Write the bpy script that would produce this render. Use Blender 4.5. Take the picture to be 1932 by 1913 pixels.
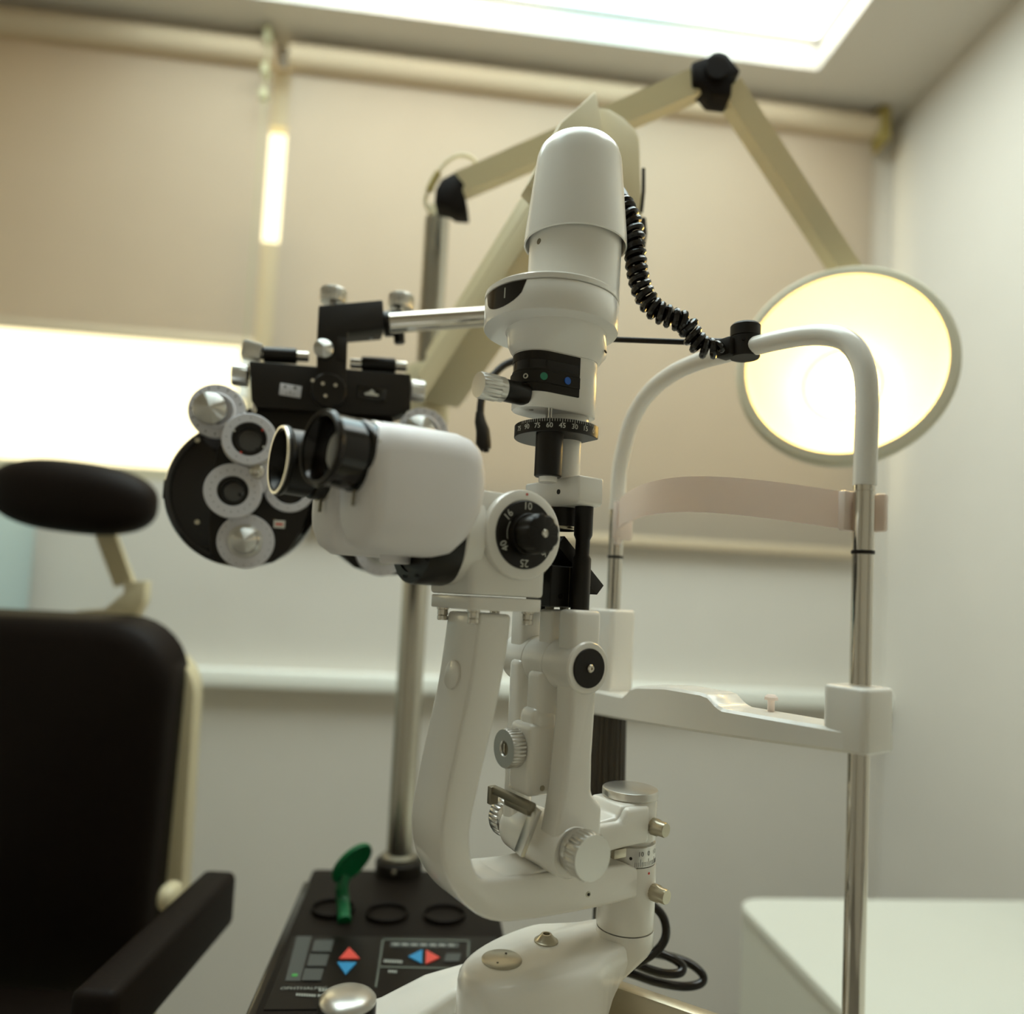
import bpy, bmesh, math, random
from mathutils import Vector, Matrix
random.seed(7)
for o in list(bpy.data.objects): bpy.data.objects.remove(o)
SC = bpy.context.scene
COL = SC.collection
R = math.radians
PI = math.pi

# ------------------------------------------------------------------ camera
FPX, PPX, PPY = 1400.0, 966.0, 1031.0
PITCH, ROLL = R(3.64), R(2.93)
CAM = Vector((0, 0, 1.15))
FWD = Vector((0, math.cos(PITCH), math.sin(PITCH)))
UP0 = Vector((0, -math.sin(PITCH), math.cos(PITCH)))
RT = math.cos(ROLL) * Vector((1, 0, 0)) + math.sin(ROLL) * UP0
UPV = math.cos(ROLL) * UP0 - math.sin(ROLL) * Vector((1, 0, 0))
cd = bpy.data.cameras.new('camera'); cam = bpy.data.objects.new('camera', cd); COL.objects.link(cam)
cam.matrix_world = Matrix.Translation(CAM) @ Matrix((RT, UPV, -FWD)).transposed().to_4x4()
cd.sensor_fit = 'HORIZONTAL'; cd.sensor_width = 36.0; cd.lens = FPX / 1932 * 36.0
cd.shift_y = (PPY - 956.5) / 1932; cd.clip_start = 0.02; cd.clip_end = 60
cd.dof.use_dof = True; cd.dof.focus_distance = 0.655; cd.dof.aperture_fstop = 1.9; cd.dof.aperture_blades = 0
SC.camera = cam

# ------------------------------------------------------------------ world, exposure
SC.view_settings.view_transform = 'Standard'; SC.view_settings.look = 'None'
SC.view_settings.exposure = 0.30; SC.view_settings.gamma = 1.0; SC.view_settings.use_curve_mapping = False
wd = bpy.data.worlds.new('overcast_sky'); SC.world = wd; wd.use_nodes = True
bg = wd.node_tree.nodes['Background']; bg.inputs[0].default_value = (1.0, 0.88, 0.52, 1); bg.inputs[1].default_value = 2.1

# ------------------------------------------------------------------ measuring helpers (pixel of the photo + distance -> point)
def ray(x, y): return FWD + (x - PPX) / FPX * RT - (y - PPY) / FPX * UPV
def at(x, y, d): return CAM + ray(x, y) * d
def on_plane(x, y, p, n):
    k = ray(x, y); return CAM + k * (((Vector(p) - CAM).dot(n)) / k.dot(n))
def at_z(x, y, z): return on_plane(x, y, (0, 0, z), Vector((0, 0, 1)))

# ------------------------------------------------------------------ materials
MATS = {}
def mat(name, col, rough=0.5, metal=0.0, coat=0.0, bump=0.0, bscale=200.0, var=0.0, vscale=6.0, emit=None, estr=0.0, transl=0.0, spec=0.5):
    m = bpy.data.materials.new(name); m.use_nodes = True
    nt = m.node_tree; b = nt.nodes['Principled BSDF']
    b.inputs['Base Color'].default_value = (*col, 1); b.inputs['Roughness'].default_value = rough
    b.inputs['Metallic'].default_value = metal; b.inputs['Coat Weight'].default_value = coat
    b.inputs['Specular IOR Level'].default_value = spec
    tc = nt.nodes.new('ShaderNodeTexCoord')
    if var > 0:
        n = nt.nodes.new('ShaderNodeTexNoise'); n.inputs['Scale'].default_value = vscale; n.inputs['Detail'].default_value = 4
        nt.links.new(tc.outputs['Object'], n.inputs['Vector'])
        r = nt.nodes.new('ShaderNodeValToRGB')
        r.color_ramp.elements[0].position = 0.3; r.color_ramp.elements[1].position = 0.7
        r.color_ramp.elements[0].color = (*[c * (1 - var) for c in col], 1); r.color_ramp.elements[1].color = (*[min(1, c * (1 + var)) for c in col], 1)
        nt.links.new(n.outputs['Fac'], r.inputs['Fac']); nt.links.new(r.outputs['Color'], b.inputs['Base Color'])
    if bump > 0:
        n2 = nt.nodes.new('ShaderNodeTexNoise'); n2.inputs['Scale'].default_value = bscale; n2.inputs['Detail'].default_value = 3
        nt.links.new(tc.outputs['Object'], n2.inputs['Vector'])
        bp = nt.nodes.new('ShaderNodeBump'); bp.inputs['Strength'].default_value = bump; bp.inputs['Distance'].default_value = 0.001
        nt.links.new(n2.outputs['Fac'], bp.inputs['Height']); nt.links.new(bp.outputs['Normal'], b.inputs['Normal'])
    if emit:
        b.inputs['Emission Color'].default_value = (*emit, 1); b.inputs['Emission Strength'].default_value = estr
    if transl > 0:
        t = nt.nodes.new('ShaderNodeBsdfTranslucent'); t.inputs['Color'].default_value = (*col, 1)
        mx = nt.nodes.new('ShaderNodeMixShader'); mx.inputs['Fac'].default_value = transl
        nt.links.new(b.outputs['BSDF'], mx.inputs[1]); nt.links.new(t.outputs['BSDF'], mx.inputs[2])
        nt.links.new(mx.outputs['Shader'], nt.nodes['Material Output'].inputs['Surface'])
    MATS[name] = m
    return m
mat('ivory_paint', (0.88, 0.845, 0.775), 0.27, coat=0.45, bump=0.03, bscale=500)
mat('lilac_white_paint', (0.88, 0.84, 0.83), 0.45, bump=0.02, bscale=400)
mat('cream_paint', (0.66, 0.57, 0.36), 0.45, bump=0.03, bscale=300, var=0.03)
mat('pink_white_plastic', (0.99, 0.875, 0.80), 0.36, transl=0.22)
mat('black_paint', (0.009, 0.006, 0.003), 0.36, spec=0.3, bump=0.04, bscale=900)
mat('black_satin', (0.012, 0.008, 0.004), 0.5, spec=0.3, bump=0.05, bscale=900)
mat('black_gloss', (0.008, 0.005, 0.003), 0.14, spec=0.45)
mat('black_leather', (0.008, 0.004, 0.002), 0.6, bump=0.3, bscale=260, spec=0.15)
mat('console_black', (0.007, 0.004, 0.002), 0.55, spec=0.12, bump=0.05, bscale=700)
mat('panel_black', (0.005, 0.003, 0.002), 0.3, spec=0.2)
mat('pole_chrome', (0.50, 0.47, 0.40), 0.24, metal=1.0)
mat('brown_rubber', (0.035, 0.024, 0.012), 0.42)
mat('chrome', (0.64, 0.60, 0.53), 0.07, metal=1.0)
mat('satin_silver', (0.66, 0.64, 0.60), 0.32, metal=1.0)
mat('brushed_aluminium', (0.60, 0.54, 0.42), 0.40, metal=1.0, bump=0.1, bscale=600)
mat('bronze_metal', (0.26, 0.23, 0.17), 0.42, metal=0.8)
mat('nickel', (0.50, 0.46, 0.36), 0.28, metal=1.0)
mat('white_print', (0.72, 0.70, 0.62), 0.6)
mat('panel_print', (0.34, 0.35, 0.31), 0.6)
mat('dark_print', (0.12, 0.11, 0.11), 0.6)
mat('red_print', (0.72, 0.06, 0.03), 0.5)
mat('dial_face', (0.66, 0.64, 0.66), 0.38)
mat('lens_glass', (0.012, 0.010, 0.010), 0.04, coat=1.0)
mat('green_dot', (0.03, 0.22, 0.13), 0.4)
mat('blue_dot', (0.0, 0.10, 0.50), 0.4)
mat('grey_dot', (0.28, 0.26, 0.22), 0.5)
mat('red_button', (0.70, 0.07, 0.05), 0.45)
mat('blue_button', (0.02, 0.24, 0.48), 0.45)
mat('grey_button', (0.055, 0.06, 0.055), 0.5)
mat('panel_line', (0.10, 0.11, 0.09), 0.5)
mat('green_plastic', (0.0, 0.12, 0.035), 0.35)
mat('green_led', (0.05, 0.25, 0.05), 0.4, emit=(0.1, 0.8, 0.15), estr=0.12)
mat('wall_paint', (0.69, 0.645, 0.575), 0.7, bump=0.05, bscale=120, var=0.015)
mat('ceiling_paint', (0.70, 0.655, 0.585), 0.8, bump=0.03, bscale=120)
mat('sill_paint', (0.92, 0.92, 0.84), 0.45)
mat('floor_vinyl', (0.30, 0.27, 0.23), 0.5, var=0.08)
mat('blind_fabric', (0.57, 0.49, 0.385), 0.9, bump=0.2, bscale=900, var=0.02, transl=0.40)
mat('blind_tube', (0.62, 0.50, 0.34), 0.7)
mat('olive_bracket', (0.36, 0.28, 0.08), 0.5)
mat('window_frame', (0.62, 0.56, 0.40), 0.5)
mat('blue_grey_panel', (0.36, 0.45, 0.44), 0.5)
mat('cabinet_white', (0.74, 0.73, 0.64), 0.5, var=0.01)
mat('table_laminate', (0.62, 0.55, 0.36), 0.4)
mat('lamp_shell', (0.62, 0.58, 0.44), 0.4)
mat('lamp_inside', (0.92, 0.88, 0.78), 0.5)
mat('lamp_bulb', (1, 0.9, 0.6), 0.4, emit=(1.0, 0.67, 0.20), estr=21)
mat('olive_tube', (0.42, 0.39, 0.22), 0.45)
m = mat('turned_metal', (0.66, 0.65, 0.62), 0.28, metal=1.0)
tg = m.node_tree.nodes.new('ShaderNodeTangent'); tg.direction_type = 'RADIAL'; tg.axis = 'Y'
m.node_tree.nodes['Principled BSDF'].inputs['Anisotropic'].default_value = 0.95; m.node_tree.nodes['Principled BSDF'].inputs['Anisotropic Rotation'].default_value = 0.25
m.node_tree.links.new(tg.outputs[0], m.node_tree.nodes['Principled BSDF'].inputs['Tangent'])
# sky-picture ceiling panel: soft blue patches in a white lit panel
m = mat('light_panel', (0.9, 0.95, 0.95), 0.6, emit=(1.0, 0.97, 0.88), estr=4.8)
nt = m.node_tree; tc = nt.nodes.new('ShaderNodeTexCoord'); n = nt.nodes.new('ShaderNodeTexNoise'); n.inputs['Scale'].default_value = 2.2
rp = nt.nodes.new('ShaderNodeValToRGB'); rp.color_ramp.elements[0].position = 0.35; rp.color_ramp.elements[1].position = 0.6
rp.color_ramp.elements[0].color = (0.50, 0.80, 0.88, 1); rp.color_ramp.elements[1].color = (1.0, 0.985, 0.90, 1)
nt.links.new(tc.outputs['Object'], n.inputs['Vector']); nt.links.new(n.outputs['Fac'], rp.inputs['Fac'])
nt.links.new(rp.outputs['Color'], nt.nodes['Principled BSDF'].inputs['Emission Color'])
# window pane: clear with a faint reflection
m = bpy.data.materials.new('window_glass'); m.use_nodes = True; nt = m.node_tree; nt.nodes.remove(nt.nodes['Principled BSDF'])
tr = nt.nodes.new('ShaderNodeBsdfTransparent'); gl = nt.nodes.new('ShaderNodeBsdfGlossy'); gl.inputs['Roughness'].default_value = 0.02
mx = nt.nodes.new('ShaderNodeMixShader'); mx.inputs[0].default_value = 0.05
nt.links.new(tr.outputs[0], mx.inputs[1]); nt.links.new(gl.outputs[0], mx.inputs[2]); nt.links.new(mx.outputs[0], nt.nodes['Material Output'].inputs[0])
MATS['window_glass'] = m

# ------------------------------------------------------------------ shape helpers (each returns a bmesh)
def fin(bm): bmesh.ops.recalc_face_normals(bm, faces=bm.faces); return bm
def xf(bm, M): bmesh.ops.transform(bm, matrix=M, verts=bm.verts); return bm
def join(*bms):
    out = bmesh.new()
    for b in bms:
        me = bpy.data.meshes.new('tmp'); b.to_mesh(me); out.from_mesh(me); bpy.data.meshes.remove(me); b.free()
    return out
def bevel(bm, w, seg=2, ang=25):
    if w > 0:
        es = [e for e in bm.edges if len(e.link_faces) == 2 and e.calc_face_angle(0) > R(ang)]
        bmesh.ops.bevel(bm, geom=es, offset=w, segments=seg, affect='EDGES', clamp_overlap=True, profile=0.5)
    return bm
def box(c, s, bev=0.0, seg=2, rot=None):
    bm = bmesh.new(); bmesh.ops.create_cube(bm, size=1)
    xf(bm, Matrix.Diagonal((*s, 1))); bevel(bm, bev, seg)
    M = Matrix.Translation(c)
    if rot is not None: M = M @ rot.to_4x4()
    return xf(bm, M)
def box2(lo, hi, bev=0.0, seg=2):
    lo, hi = Vector(lo), Vector(hi); return box((lo + hi) / 2, hi - lo, bev, seg)
def prism(poly, h0, h1, axis='z', bev=0.0, seg=2):
    bm = bmesh.new()
    def p(a, b, h): return {'z': (a, b, h), 'y': (a, h, b), 'x': (h, a, b)}[axis]
    lo = [bm.verts.new(p(a, b, h0)) for a, b in poly]; hi = [bm.verts.new(p(a, b, h1)) for a, b in poly]
    n = len(poly); bm.faces.new(lo); bm.faces.new(hi[::-1])
    for i in range(n): bm.faces.new((lo[i], lo[(i + 1) % n], hi[(i + 1) % n], hi[i]))
    fin(bm); bevel(bm, bev, seg); return fin(bm)
def loft(rings, cap=True):
    bm = bmesh.new(); vs = [[bm.verts.new(p) for p in r] for r in rings]; n = len(rings[0])
    for a, b in zip(vs, vs[1:]):
        for i in range(n): bm.faces.new((a[i], a[(i + 1) % n], b[(i + 1) % n], b[i]))
    if cap: bm.faces.new(vs[0][::-1]); bm.faces.new(vs[-1])
    return fin(bm)
def axm(o, d, xref=None):
    z = Vector(d).normalized(); x = Vector(xref) if xref is not None else (Vector((0, 0, 1)) if abs(z.z) < 0.9 else Vector((1, 0, 0)))
    x = (x - z * x.dot(z)).normalized(); y = z.cross(x)
    return Matrix.Translation(o) @ Matrix((x, y, z)).transposed().to_4x4()
def lathe(prof, M=None, seg=40, flute=0.0, nfl=0):
    bm = bmesh.new(); rings = []
    for q in prof:
        r, h = q[0], q[1]; fl = flute if len(q) > 2 and q[2] else 0.0
        if r < 1e-6: rings.append([bm.verts.new((0, 0, h))]); continue
        rr = []
        for i in range(seg):
            a = 2 * PI * i / seg
            k = r - (fl * max(0.0, math.cos(nfl * a)) if fl else 0)
            rr.append(bm.verts.new((k * math.cos(a), k * math.sin(a), h)))
        rings.append(rr)
    for a, b in zip(rings, rings[1:]):
        if len(a) == 1 and len(b) == 1: continue
        for i in range(seg):
            j = (i + 1) % seg
            if len(a) == 1: bm.faces.new((a[0], b[i], b[j]))
            elif len(b) == 1: bm.faces.new((a[i], a[j], b[0]))
            else: bm.faces.new((a[i], a[j], b[j], b[i]))
    fin(bm)
    return xf(bm, M) if M is not None else bm
def cyl(p0, p1, r, bev=0.0, seg=32, r1=None):
    p0, p1 = Vector(p0), Vector(p1); h = (p1 - p0).length; r1 = r if r1 is None else r1; b = min(bev, r * .9, r1 * .9, h * .49)
    prof = [(0, 0), (r - b, 0), (r, b), (r1, h - b), (r1 - b, h), (0, h)] if b > 0 else [(0, 0), (r, 0), (r1, h), (0, h)]
    return lathe(prof, axm(p0, p1 - p0), seg)
def spline(pts, n=8, closed=False):
    P = [Vector(p) for p in pts]; out = []; N = len(P)
    for i in range(N if closed else N - 1):
        if closed: a, b, c, d = P[(i - 1) % N], P[i], P[(i + 1) % N], P[(i + 2) % N]
        else: a, b, c, d = P[max(i - 1, 0)], P[i], P[i + 1], P[min(i + 2, N - 1)]
        for k in range(n):
            t = k / n
            out.append(0.5 * ((2 * b) + (c - a) * t + (2 * a - 5 * b + 4 * c - d) * t * t + (3 * b - a - 3 * c + d) * t ** 3))
    if not closed: out.append(P[-1])
    return out
def tube(pts, r, seg=12, sq=None, up=None):
    P = [Vector(p) for p in pts]; rings = []; nrm = None
    for i, p in enumerate(P):
        t = (P[min(i + 1, len(P) - 1)] - P[max(i - 1, 0)]).normalized()
        if nrm is None:
            nrm = Vector(up) if up is not None else (Vector((0, 0, 1)) if abs(t.z) < .9 else Vector((1, 0, 0)))
        nrm = (nrm - t * nrm.dot(t)).normalized(); bn = t.cross(nrm)
        rr = r[i] if isinstance(r, (list, tuple)) else r
        if sq:
            hw, hh = sq; rings.append([p + nrm * (hh * a) + bn * (hw * b) for a, b in ((1, 1), (1, -1), (-1, -1), (-1, 1))])
        else: rings.append([p + nrm * rr * math.cos(2 * PI * k / seg) + bn * rr * math.sin(2 * PI * k / seg) for k in range(seg)])
    return loft(rings)
def pillow(c, s, e=0.6, nu=28, nv=18, rot=None):
    bm = bmesh.new()
    def sp(v): return math.copysign(abs(v) ** e, v)
    rings = []
    for j in range(1, nv):
        b = -PI / 2 + PI * j / nv
        rings.append([bm.verts.new((s[0] / 2 * sp(math.cos(b)) * sp(math.cos(2 * PI * i / nu)), s[1] / 2 * sp(math.cos(b)) * sp(math.sin(2 * PI * i / nu)), s[2] / 2 * sp(math.sin(b)))) for i in range(nu)])
    lo = bm.verts.new((0, 0, -s[2] / 2)); hi = bm.verts.new((0, 0, s[2] / 2))
    for a, b2 in zip(rings, rings[1:]):
        for i in range(nu): bm.faces.new((a[i], a[(i + 1) % nu], b2[(i + 1) % nu], b2[i]))
    for i in range(nu): bm.faces.new((rings[0][(i + 1) % nu], rings[0][i], lo)); bm.faces.new((rings[-1][i], rings[-1][(i + 1) % nu], hi))
    fin(bm); M = Matrix.Translation(c)
    if rot is not None: M = M @ rot.to_4x4()
    return xf(bm, M)
def rrect(w, h, r, n=5, cx=0, cy=0):
    out = []
    for sx, sy, a0 in ((1, 1, 0), (-1, 1, 90), (-1, -1, 180), (1, -1, 270)):
        for k in range(n + 1):
            a = R(a0 + 90 * k / n); out.append((cx + sx * (w / 2 - r) + r * math.cos(a), cy + sy * (h / 2 - r) + r * math.sin(a)))
    return out
def circ(cx, cy, r, n=32, a0=0, a1=360):
    full = abs(a1 - a0) >= 360
    return [(cx + r * math.cos(R(a0 + (a1 - a0) * k / (n if full else n - 1))), cy + r * math.sin(R(a0 + (a1 - a0) * k / (n if full else n - 1)))) for k in range(n)]
TXT = {}
def text(s, size, M, depth=0.0):
    key = (s, round(size, 6))
    if key not in TXT:
        c = bpy.data.curves.new('t', 'FONT'); c.body = s; c.size = size; c.align_x = 'CENTER'; c.align_y = 'CENTER'; c.resolution_u = 2
        o = bpy.data.objects.new('t', c); COL.objects.link(o)
        dg = bpy.context.evaluated_depsgraph_get(); me = bpy.data.meshes.new_from_object(o.evaluated_get(dg)); me.name = 'glyphs'
        bpy.data.objects.remove(o); bpy.data.curves.remove(c); TXT[key] = me
    bm = bmesh.new(); bm.from_mesh(TXT[key]); return xf(bm, M)

# ------------------------------------------------------------------ scene objects
MW = {}
def thing(name, label, cat, loc=(0, 0, 0), rotz=0.0, group=None):
    o = bpy.data.objects.new(name, None); COL.objects.link(o); o.empty_display_size = 0.05
    o.location = loc; o.rotation_euler = (0, 0, rotz); o['label'] = label; o['category'] = cat
    if group: o['group'] = group
    MW[o] = (Matrix.Translation(loc) @ Matrix.Rotation(rotz, 4, 'Z'), loc[2]); return o
def obj(name, bm, m, parent=None, world=False, ang=35, label=None, kind=None):
    if parent is not None:
        Mw, z0 = MW[parent]
        xf(bm, Mw.inverted() if world else Matrix.Translation((0, 0, -z0)))
    me = bpy.data.meshes.new(name); bm.to_mesh(me); bm.free()
    me.materials.append(MATS[m])
    for p in me.polygons: p.use_smooth = True
    me.set_sharp_from_angle(angle=R(ang))
    o = bpy.data.objects.new(name, me); COL.objects.link(o)
    if parent is not None: o.parent = parent; MW[o] = MW[parent]
    if label: o['label'] = label
    if kind: o['kind'] = kind
    return o
def single(name, bm, m, label, cat, group=None, loc=(0, 0, 0), **k):
    xf(bm, Matrix.Translation(-Vector(loc))); o = obj(name, bm, m, **k); o.location = loc
    o['label'] = label; o['category'] = cat
    if group: o['group'] = group
    return o
def struct(name, bm, m): o = obj(name, bm, m); o['kind'] = 'structure'; return o

# ================================================================== THE ROOM
_p = at(825, 1110, 2.06); RROT = math.atan2(0.103, 0.995)
RM = Matrix.Translation((_p.x, _p.y, 0)) @ Matrix.Rotation(RROT, 4, 'Z')      # room axes: x along the window wall, y towards the window, z up
def rp(w, d, z): return RM @ Vector((w, d, z))
HC = 2.655
WR, WL, DB = 1.315, -2.25, -3.6
def rbox(lo, hi, bev=0.0): return xf(box2(lo, hi, bev), RM)
struct('floor', rbox((WL - .1, DB - .1, -.1), (WR + .1, .12, 0)), 'floor_vinyl')
# ceiling with a recessed opening for the light panel
LX0, LX1, LY0, LY1, LH = -0.85, 0.975, -1.7, -0.179, 0.085
b = [rbox((WL - .1, LY1, HC), (WR + .1, .12, HC + .15)), rbox((WL - .1, DB - .1, HC), (WR + .1, LY0, HC + .15)),
     rbox((WL - .1, LY0, HC), (LX0, LY1, HC + .15)), rbox((LX1, LY0, HC), (WR + .1, LY1, HC + .15)), rbox((LX0 - .05, LY0 - .05, HC + LH + .02), (LX1 + .05, LY1 + .05, HC + .16))]
struct('ceiling', join(*b), 'ceiling_paint')
lp = thing('ceiling_light_panel', 'large square glowing blue-white panel recessed in the ceiling', 'light', rp(LX0, LY0, HC + LH))
obj('diffuser', rbox((LX0 + .004, LY0 + .004, HC + LH), (LX1 - .004, LY1 - .004, HC + LH + .012)), 'light_panel', lp, world=True)
fr = [rbox((LX0, LY0, HC + LH - .006), (LX1, LY0 + .012, HC + LH)), rbox((LX0, LY1 - .012, HC + LH - .006), (LX1, LY1, HC + LH)), rbox((LX0, LY0, HC + LH - .006), (LX0 + .012, LY1, HC + LH)), rbox((LX1 - .012, LY0, HC + LH - .006), (LX1, LY1, HC + LH))]
obj('frame', join(*fr), 'ceiling_paint', lp, world=True)
struct('wall_right', rbox((WR, DB - .1, 0), (WR + .1, .12, HC)), 'wall_paint')
struct('wall_left', rbox((WL - .1, DB - .1, 0), (WL, .12, HC)), 'wall_paint')
struct('wall_rear', rbox((WL, DB - .1, 0), (WR, DB, HC)), 'wall_paint')
# window wall: low wall, pale parapet, ledge, window opening above
ZS, ZP, ZT = 0.875, 1.405, 2.60
WX1 = 1.22
struct('wall_window', join(rbox((WL, 0, 0), (WR, .12, ZS)), rbox((WX1, 0.0, ZS), (WR, .12, HC)), rbox((WL, 0.0, ZT), (WX1, .12, HC))), 'wall_paint')
struct('wall_parapet', rbox((WL, 0.0, ZS), (WX1, .12, ZP)), 'wall_paint')
struct('trim_1', rbox((WL, -.055, ZS - .005), (WR, -0.001, ZS + .04), .006), 'sill_paint')
wf = obj('window_1', join(rbox((WL, .0, ZP), (WX1, .08, ZP + .032)), rbox((WL, .04, ZT - .04), (WX1, .08, ZT)), rbox((WX1 - .035, .04, ZP), (WX1, .08, ZT)), rbox((-1.53, .05, ZP), (-1.49, .08, ZT)), rbox((.40, .05, ZP), (.44, .08, ZT)), rbox((-.56, .02, ZP), (-.45, .06, 2.10)), rbox((-.56, .02, 2.44), (-.45, .06, ZT))), 'window_frame')  # last two mullion pieces added, split to leave a bright strip between the blinds
wf['kind'] = 'structure'; MW[wf] = (Matrix.Identity(4), 0)
for a, c in ((WL, -1.53), (-1.49, .40), (.44, WX1 - .035)): obj('pane', rbox((a, .062, ZP + .03), (c, .066, ZT - .04)), 'window_glass', wf, world=False)

def blind(w0, w1, zb, label, side):
    t = thing('roller_blind', label, 'blind', rp((w0 + w1) / 2, -.035, zb), RROT, 'roller blinds over the window')
    obj('roller', cyl(rp(w0, -.045, 2.60), rp(w1, -.045, 2.60), .036, .003), 'blind_tube', t, world=True)
    obj('cloth', rbox((w0 + .004, -.036, zb), (w1 - .004, -.0335, 2.60)), 'blind_fabric', t, world=True)
    obj('bottom_rail', rbox((w0 + .004, -.042, zb - .012), (w1 - .004, -.028, zb + .014), .005), 'blind_tube', t, world=True)
    bw = w1 if side > 0 else w0
    obj('bracket', rbox((bw - .010, -.085, 2.545), (bw + .022, -.002, HC - .004), .004), 'olive_bracket', t, world=True)
    return t
b1 = blind(-2.2, -.528, 1.79, 'beige roller blind half raised, bright window showing below its edge', -1)
b2 = blind(-.489, 1.235, 1.315, 'wide beige roller blind pulled low behind the white microscope instrument', 1)
obj('chain', tube([rp(-.538, -.094, 2.64), rp(-.538, -.094, 1.72)], .0022, 8), 'olive_tube', b1, world=True)
for q in ((-.552, -.10, 2.51, -.532, -.06, 2.54), (-.552, -.10, 2.44, -.530, -.075, 2.47), (-.552, -.10, 2.60, -.532, -.05, 2.65)): obj('chain_clutch', xf(box2(q[:3], q[3:], .005), RM), 'olive_tube', b1, world=True)
obj('end_weight', cyl(rp(-.538, -.094, 1.76), rp(-.538, -.094, 1.62), .012, .005), 'sill_paint', b1, world=True)

# cabinets
cb = thing('white_cabinet', 'low white cabinet with rounded corners against the right wall', 'cabinet', rp(.93, -.9, 0), RROT)
C0 = at_z(1388, 1697, .60); C0l = RM.inverted() @ C0
x0, y1 = C0l.x, C0l.y
obj('body', xf(prism(rrect(WR - x0 - .012, 1.5, .03, 6, (x0 + WR) / 2 - .002, y1 - .75), 0, .578, 'z'), RM), 'cabinet_white', cb, world=True)
obj('worktop', xf(prism(rrect(WR - x0 - .004, 1.52, .05, 6, (x0 + WR) / 2 - .002, y1 - .75), .578, .60, 'z', .004), RM), 'cabinet_white', cb, world=True)
cl = thing('grey_cabinet', 'tall blue-grey cabinet behind the examination chair', 'cabinet', rp(-1.6, -.2, 0), RROT)
obj('body', xf(box2((-2.2, -.36, 0), (-1.03, -.06, 1.29), .006), RM), 'blue_grey_panel', cl, world=True)
obj('door', xf(box2((-2.19, -.378, .08), (-1.115, -.36, 1.28), .004), RM), 'blue_grey_panel', cl, world=True)

# ================================================================== SLIT LAMP (local axes: x towards the patient, -y towards the camera side, z up)
SA = math.atan2(0.552, 0.833); SCX, SCY = 0.121, 0.700
TZ = 0.66                                        # table top height
SM = Matrix.Translation((SCX, SCY, 0)) @ Matrix.Rotation(SA, 4, 'Z'); SMI = SM.inverted()
def sl(x, y, d): return SMI @ at(x, y, d)
def slab_of(name, label, cat): return thing(name, label, cat, (SCX, SCY, TZ), SA)
def dirxy(a): return Vector((math.cos(R(a)), math.sin(R(a)), 0))

# ---- the table it stands on
tb = slab_of('instrument_table', 'cream instrument table under the white slit lamp', 'table')
obj('table_top', prism(rrect(.44, .40, .06, 6, -.105, -.075), TZ - .03, TZ, 'z', .004), 'table_laminate', tb)
obj('table_column', cyl((-.10, -.05, .05), (-.10, -.05, TZ - .03), .045), 'ivory_paint', tb)
obj('table_foot', prism(rrect(.46, .42, .06, 6, -.10, -.05), 0, .05, 'z', .01), 'ivory_paint', tb)

S = slab_of('slit_lamp', 'white slit lamp microscope with black eyepieces and tall lamp tower', 'slit lamp')
TX, TY = -.089, .006

# ---- base
def outline(xmax, inset=0.0):
    P = [(-.173, -.001), (-.168, -.018), (-.150, -.031), (-.112, -.039), (-.075, -.0395), (-.056, -.0345), (-.040, -.0265), (-.012, -.020), (.012, -.012), (.022, -.002), (.025, .012), (.018, .028), (0, .036),
         (-.020, .040), (-.044, .050), (-.066, .0565), (-.105, .0505), (-.140, .037), (-.163, .020)]
    cx, cy = -.075, .005; out = []
    for p in spline([(a, b, 0) for a, b in P], 3, True):
        x, y = p.x, p.y
        k = 1 - inset / max(.02, math.hypot(x - cx, y - cy)); x, y = cx + (x - cx) * k, cy + (y - cy) * k
        out.append((min(x, xmax), y))
    return out
rings = []
for z, xm, ins in ((TZ + .012, -.041, .002), (.787, -.041, 0), (.795, -.038, 0), (.832, .02, 0), (.838, .03, 0), (.842, .03, .001), (.8455, .03, .004), (.847, .03, .008)):
    rings.append([(x, y, z) for x, y in outline(xm, ins)])
obj('base_body', loft(rings), 'ivory_paint', S, ang=50)
obj('base_shoulder', loft([[(cx + r_ * math.cos(a), cy + r_ * math.sin(a), z) for a in [2 * PI * k / 40 for k in range(40)]] for cx, cy, r_, z in ((-.042, .006, .008, .788), (-.036, .005, .011, .795), (-.002, .001, .0245, .831), (.0, .0, .0262, .838), (.0, .0, .0262, .8525))]), 'ivory_paint', S)
obj('base_deck', prism([(-.31, -.10), (-.06, -.11), (-.042, -.06), (-.042, .07), (-.05, .115), (-.31, .10)], TZ, .771, 'z', .006), 'ivory_paint', S)
wing = [(-.075, .098), (-.11, .105), (-.15, .104), (-.20, .088), (-.255, .0845), (-.295, .078), (-.305, .05), (-.28, .028), (-.235, .030), (-.205, .034), (-.18, .0445), (-.139, .0625), (-.08, .060)]
obj('base_wing', prism(wing, .777, .800, 'z', .006, 3), 'ivory_paint', S)
obj('wing_spacer', prism([(-.19 + (a + .19) * .86, .066 + (b - .066) * .55) for a, b in wing], .770, .778, 'z'), 'ivory_paint', S)
for (x, y, r, h, nm) in ((-.129, .008, .0168, .0022, 'cover_disc'),):
    o = obj(nm, lathe([(0, 0), (r, 0), (r, h * .7), (r * .93, h), (0, h)], Matrix.Translation((x, y, .8465))), 'nickel', S)
    obj('pin_hole_shade', join(*[cyl((x + .009 * math.cos(a), y + .009 * math.sin(a), .8486), (x + .009 * math.cos(a), y + .009 * math.sin(a), .849), .001, seg=8) for a in (.6, .6 + PI)]), 'black_satin', o)  # flat black discs stand for the shade inside two pin holes
obj('cone_nut', lathe([(.0105, 0), (.0105, .0012), (.0085, .002), (.0045, .0065), (.003, .0065), (.0025, .003), (0, .003)], Matrix.Translation((-.076, .018, .847))), 'nickel', S)
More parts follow.
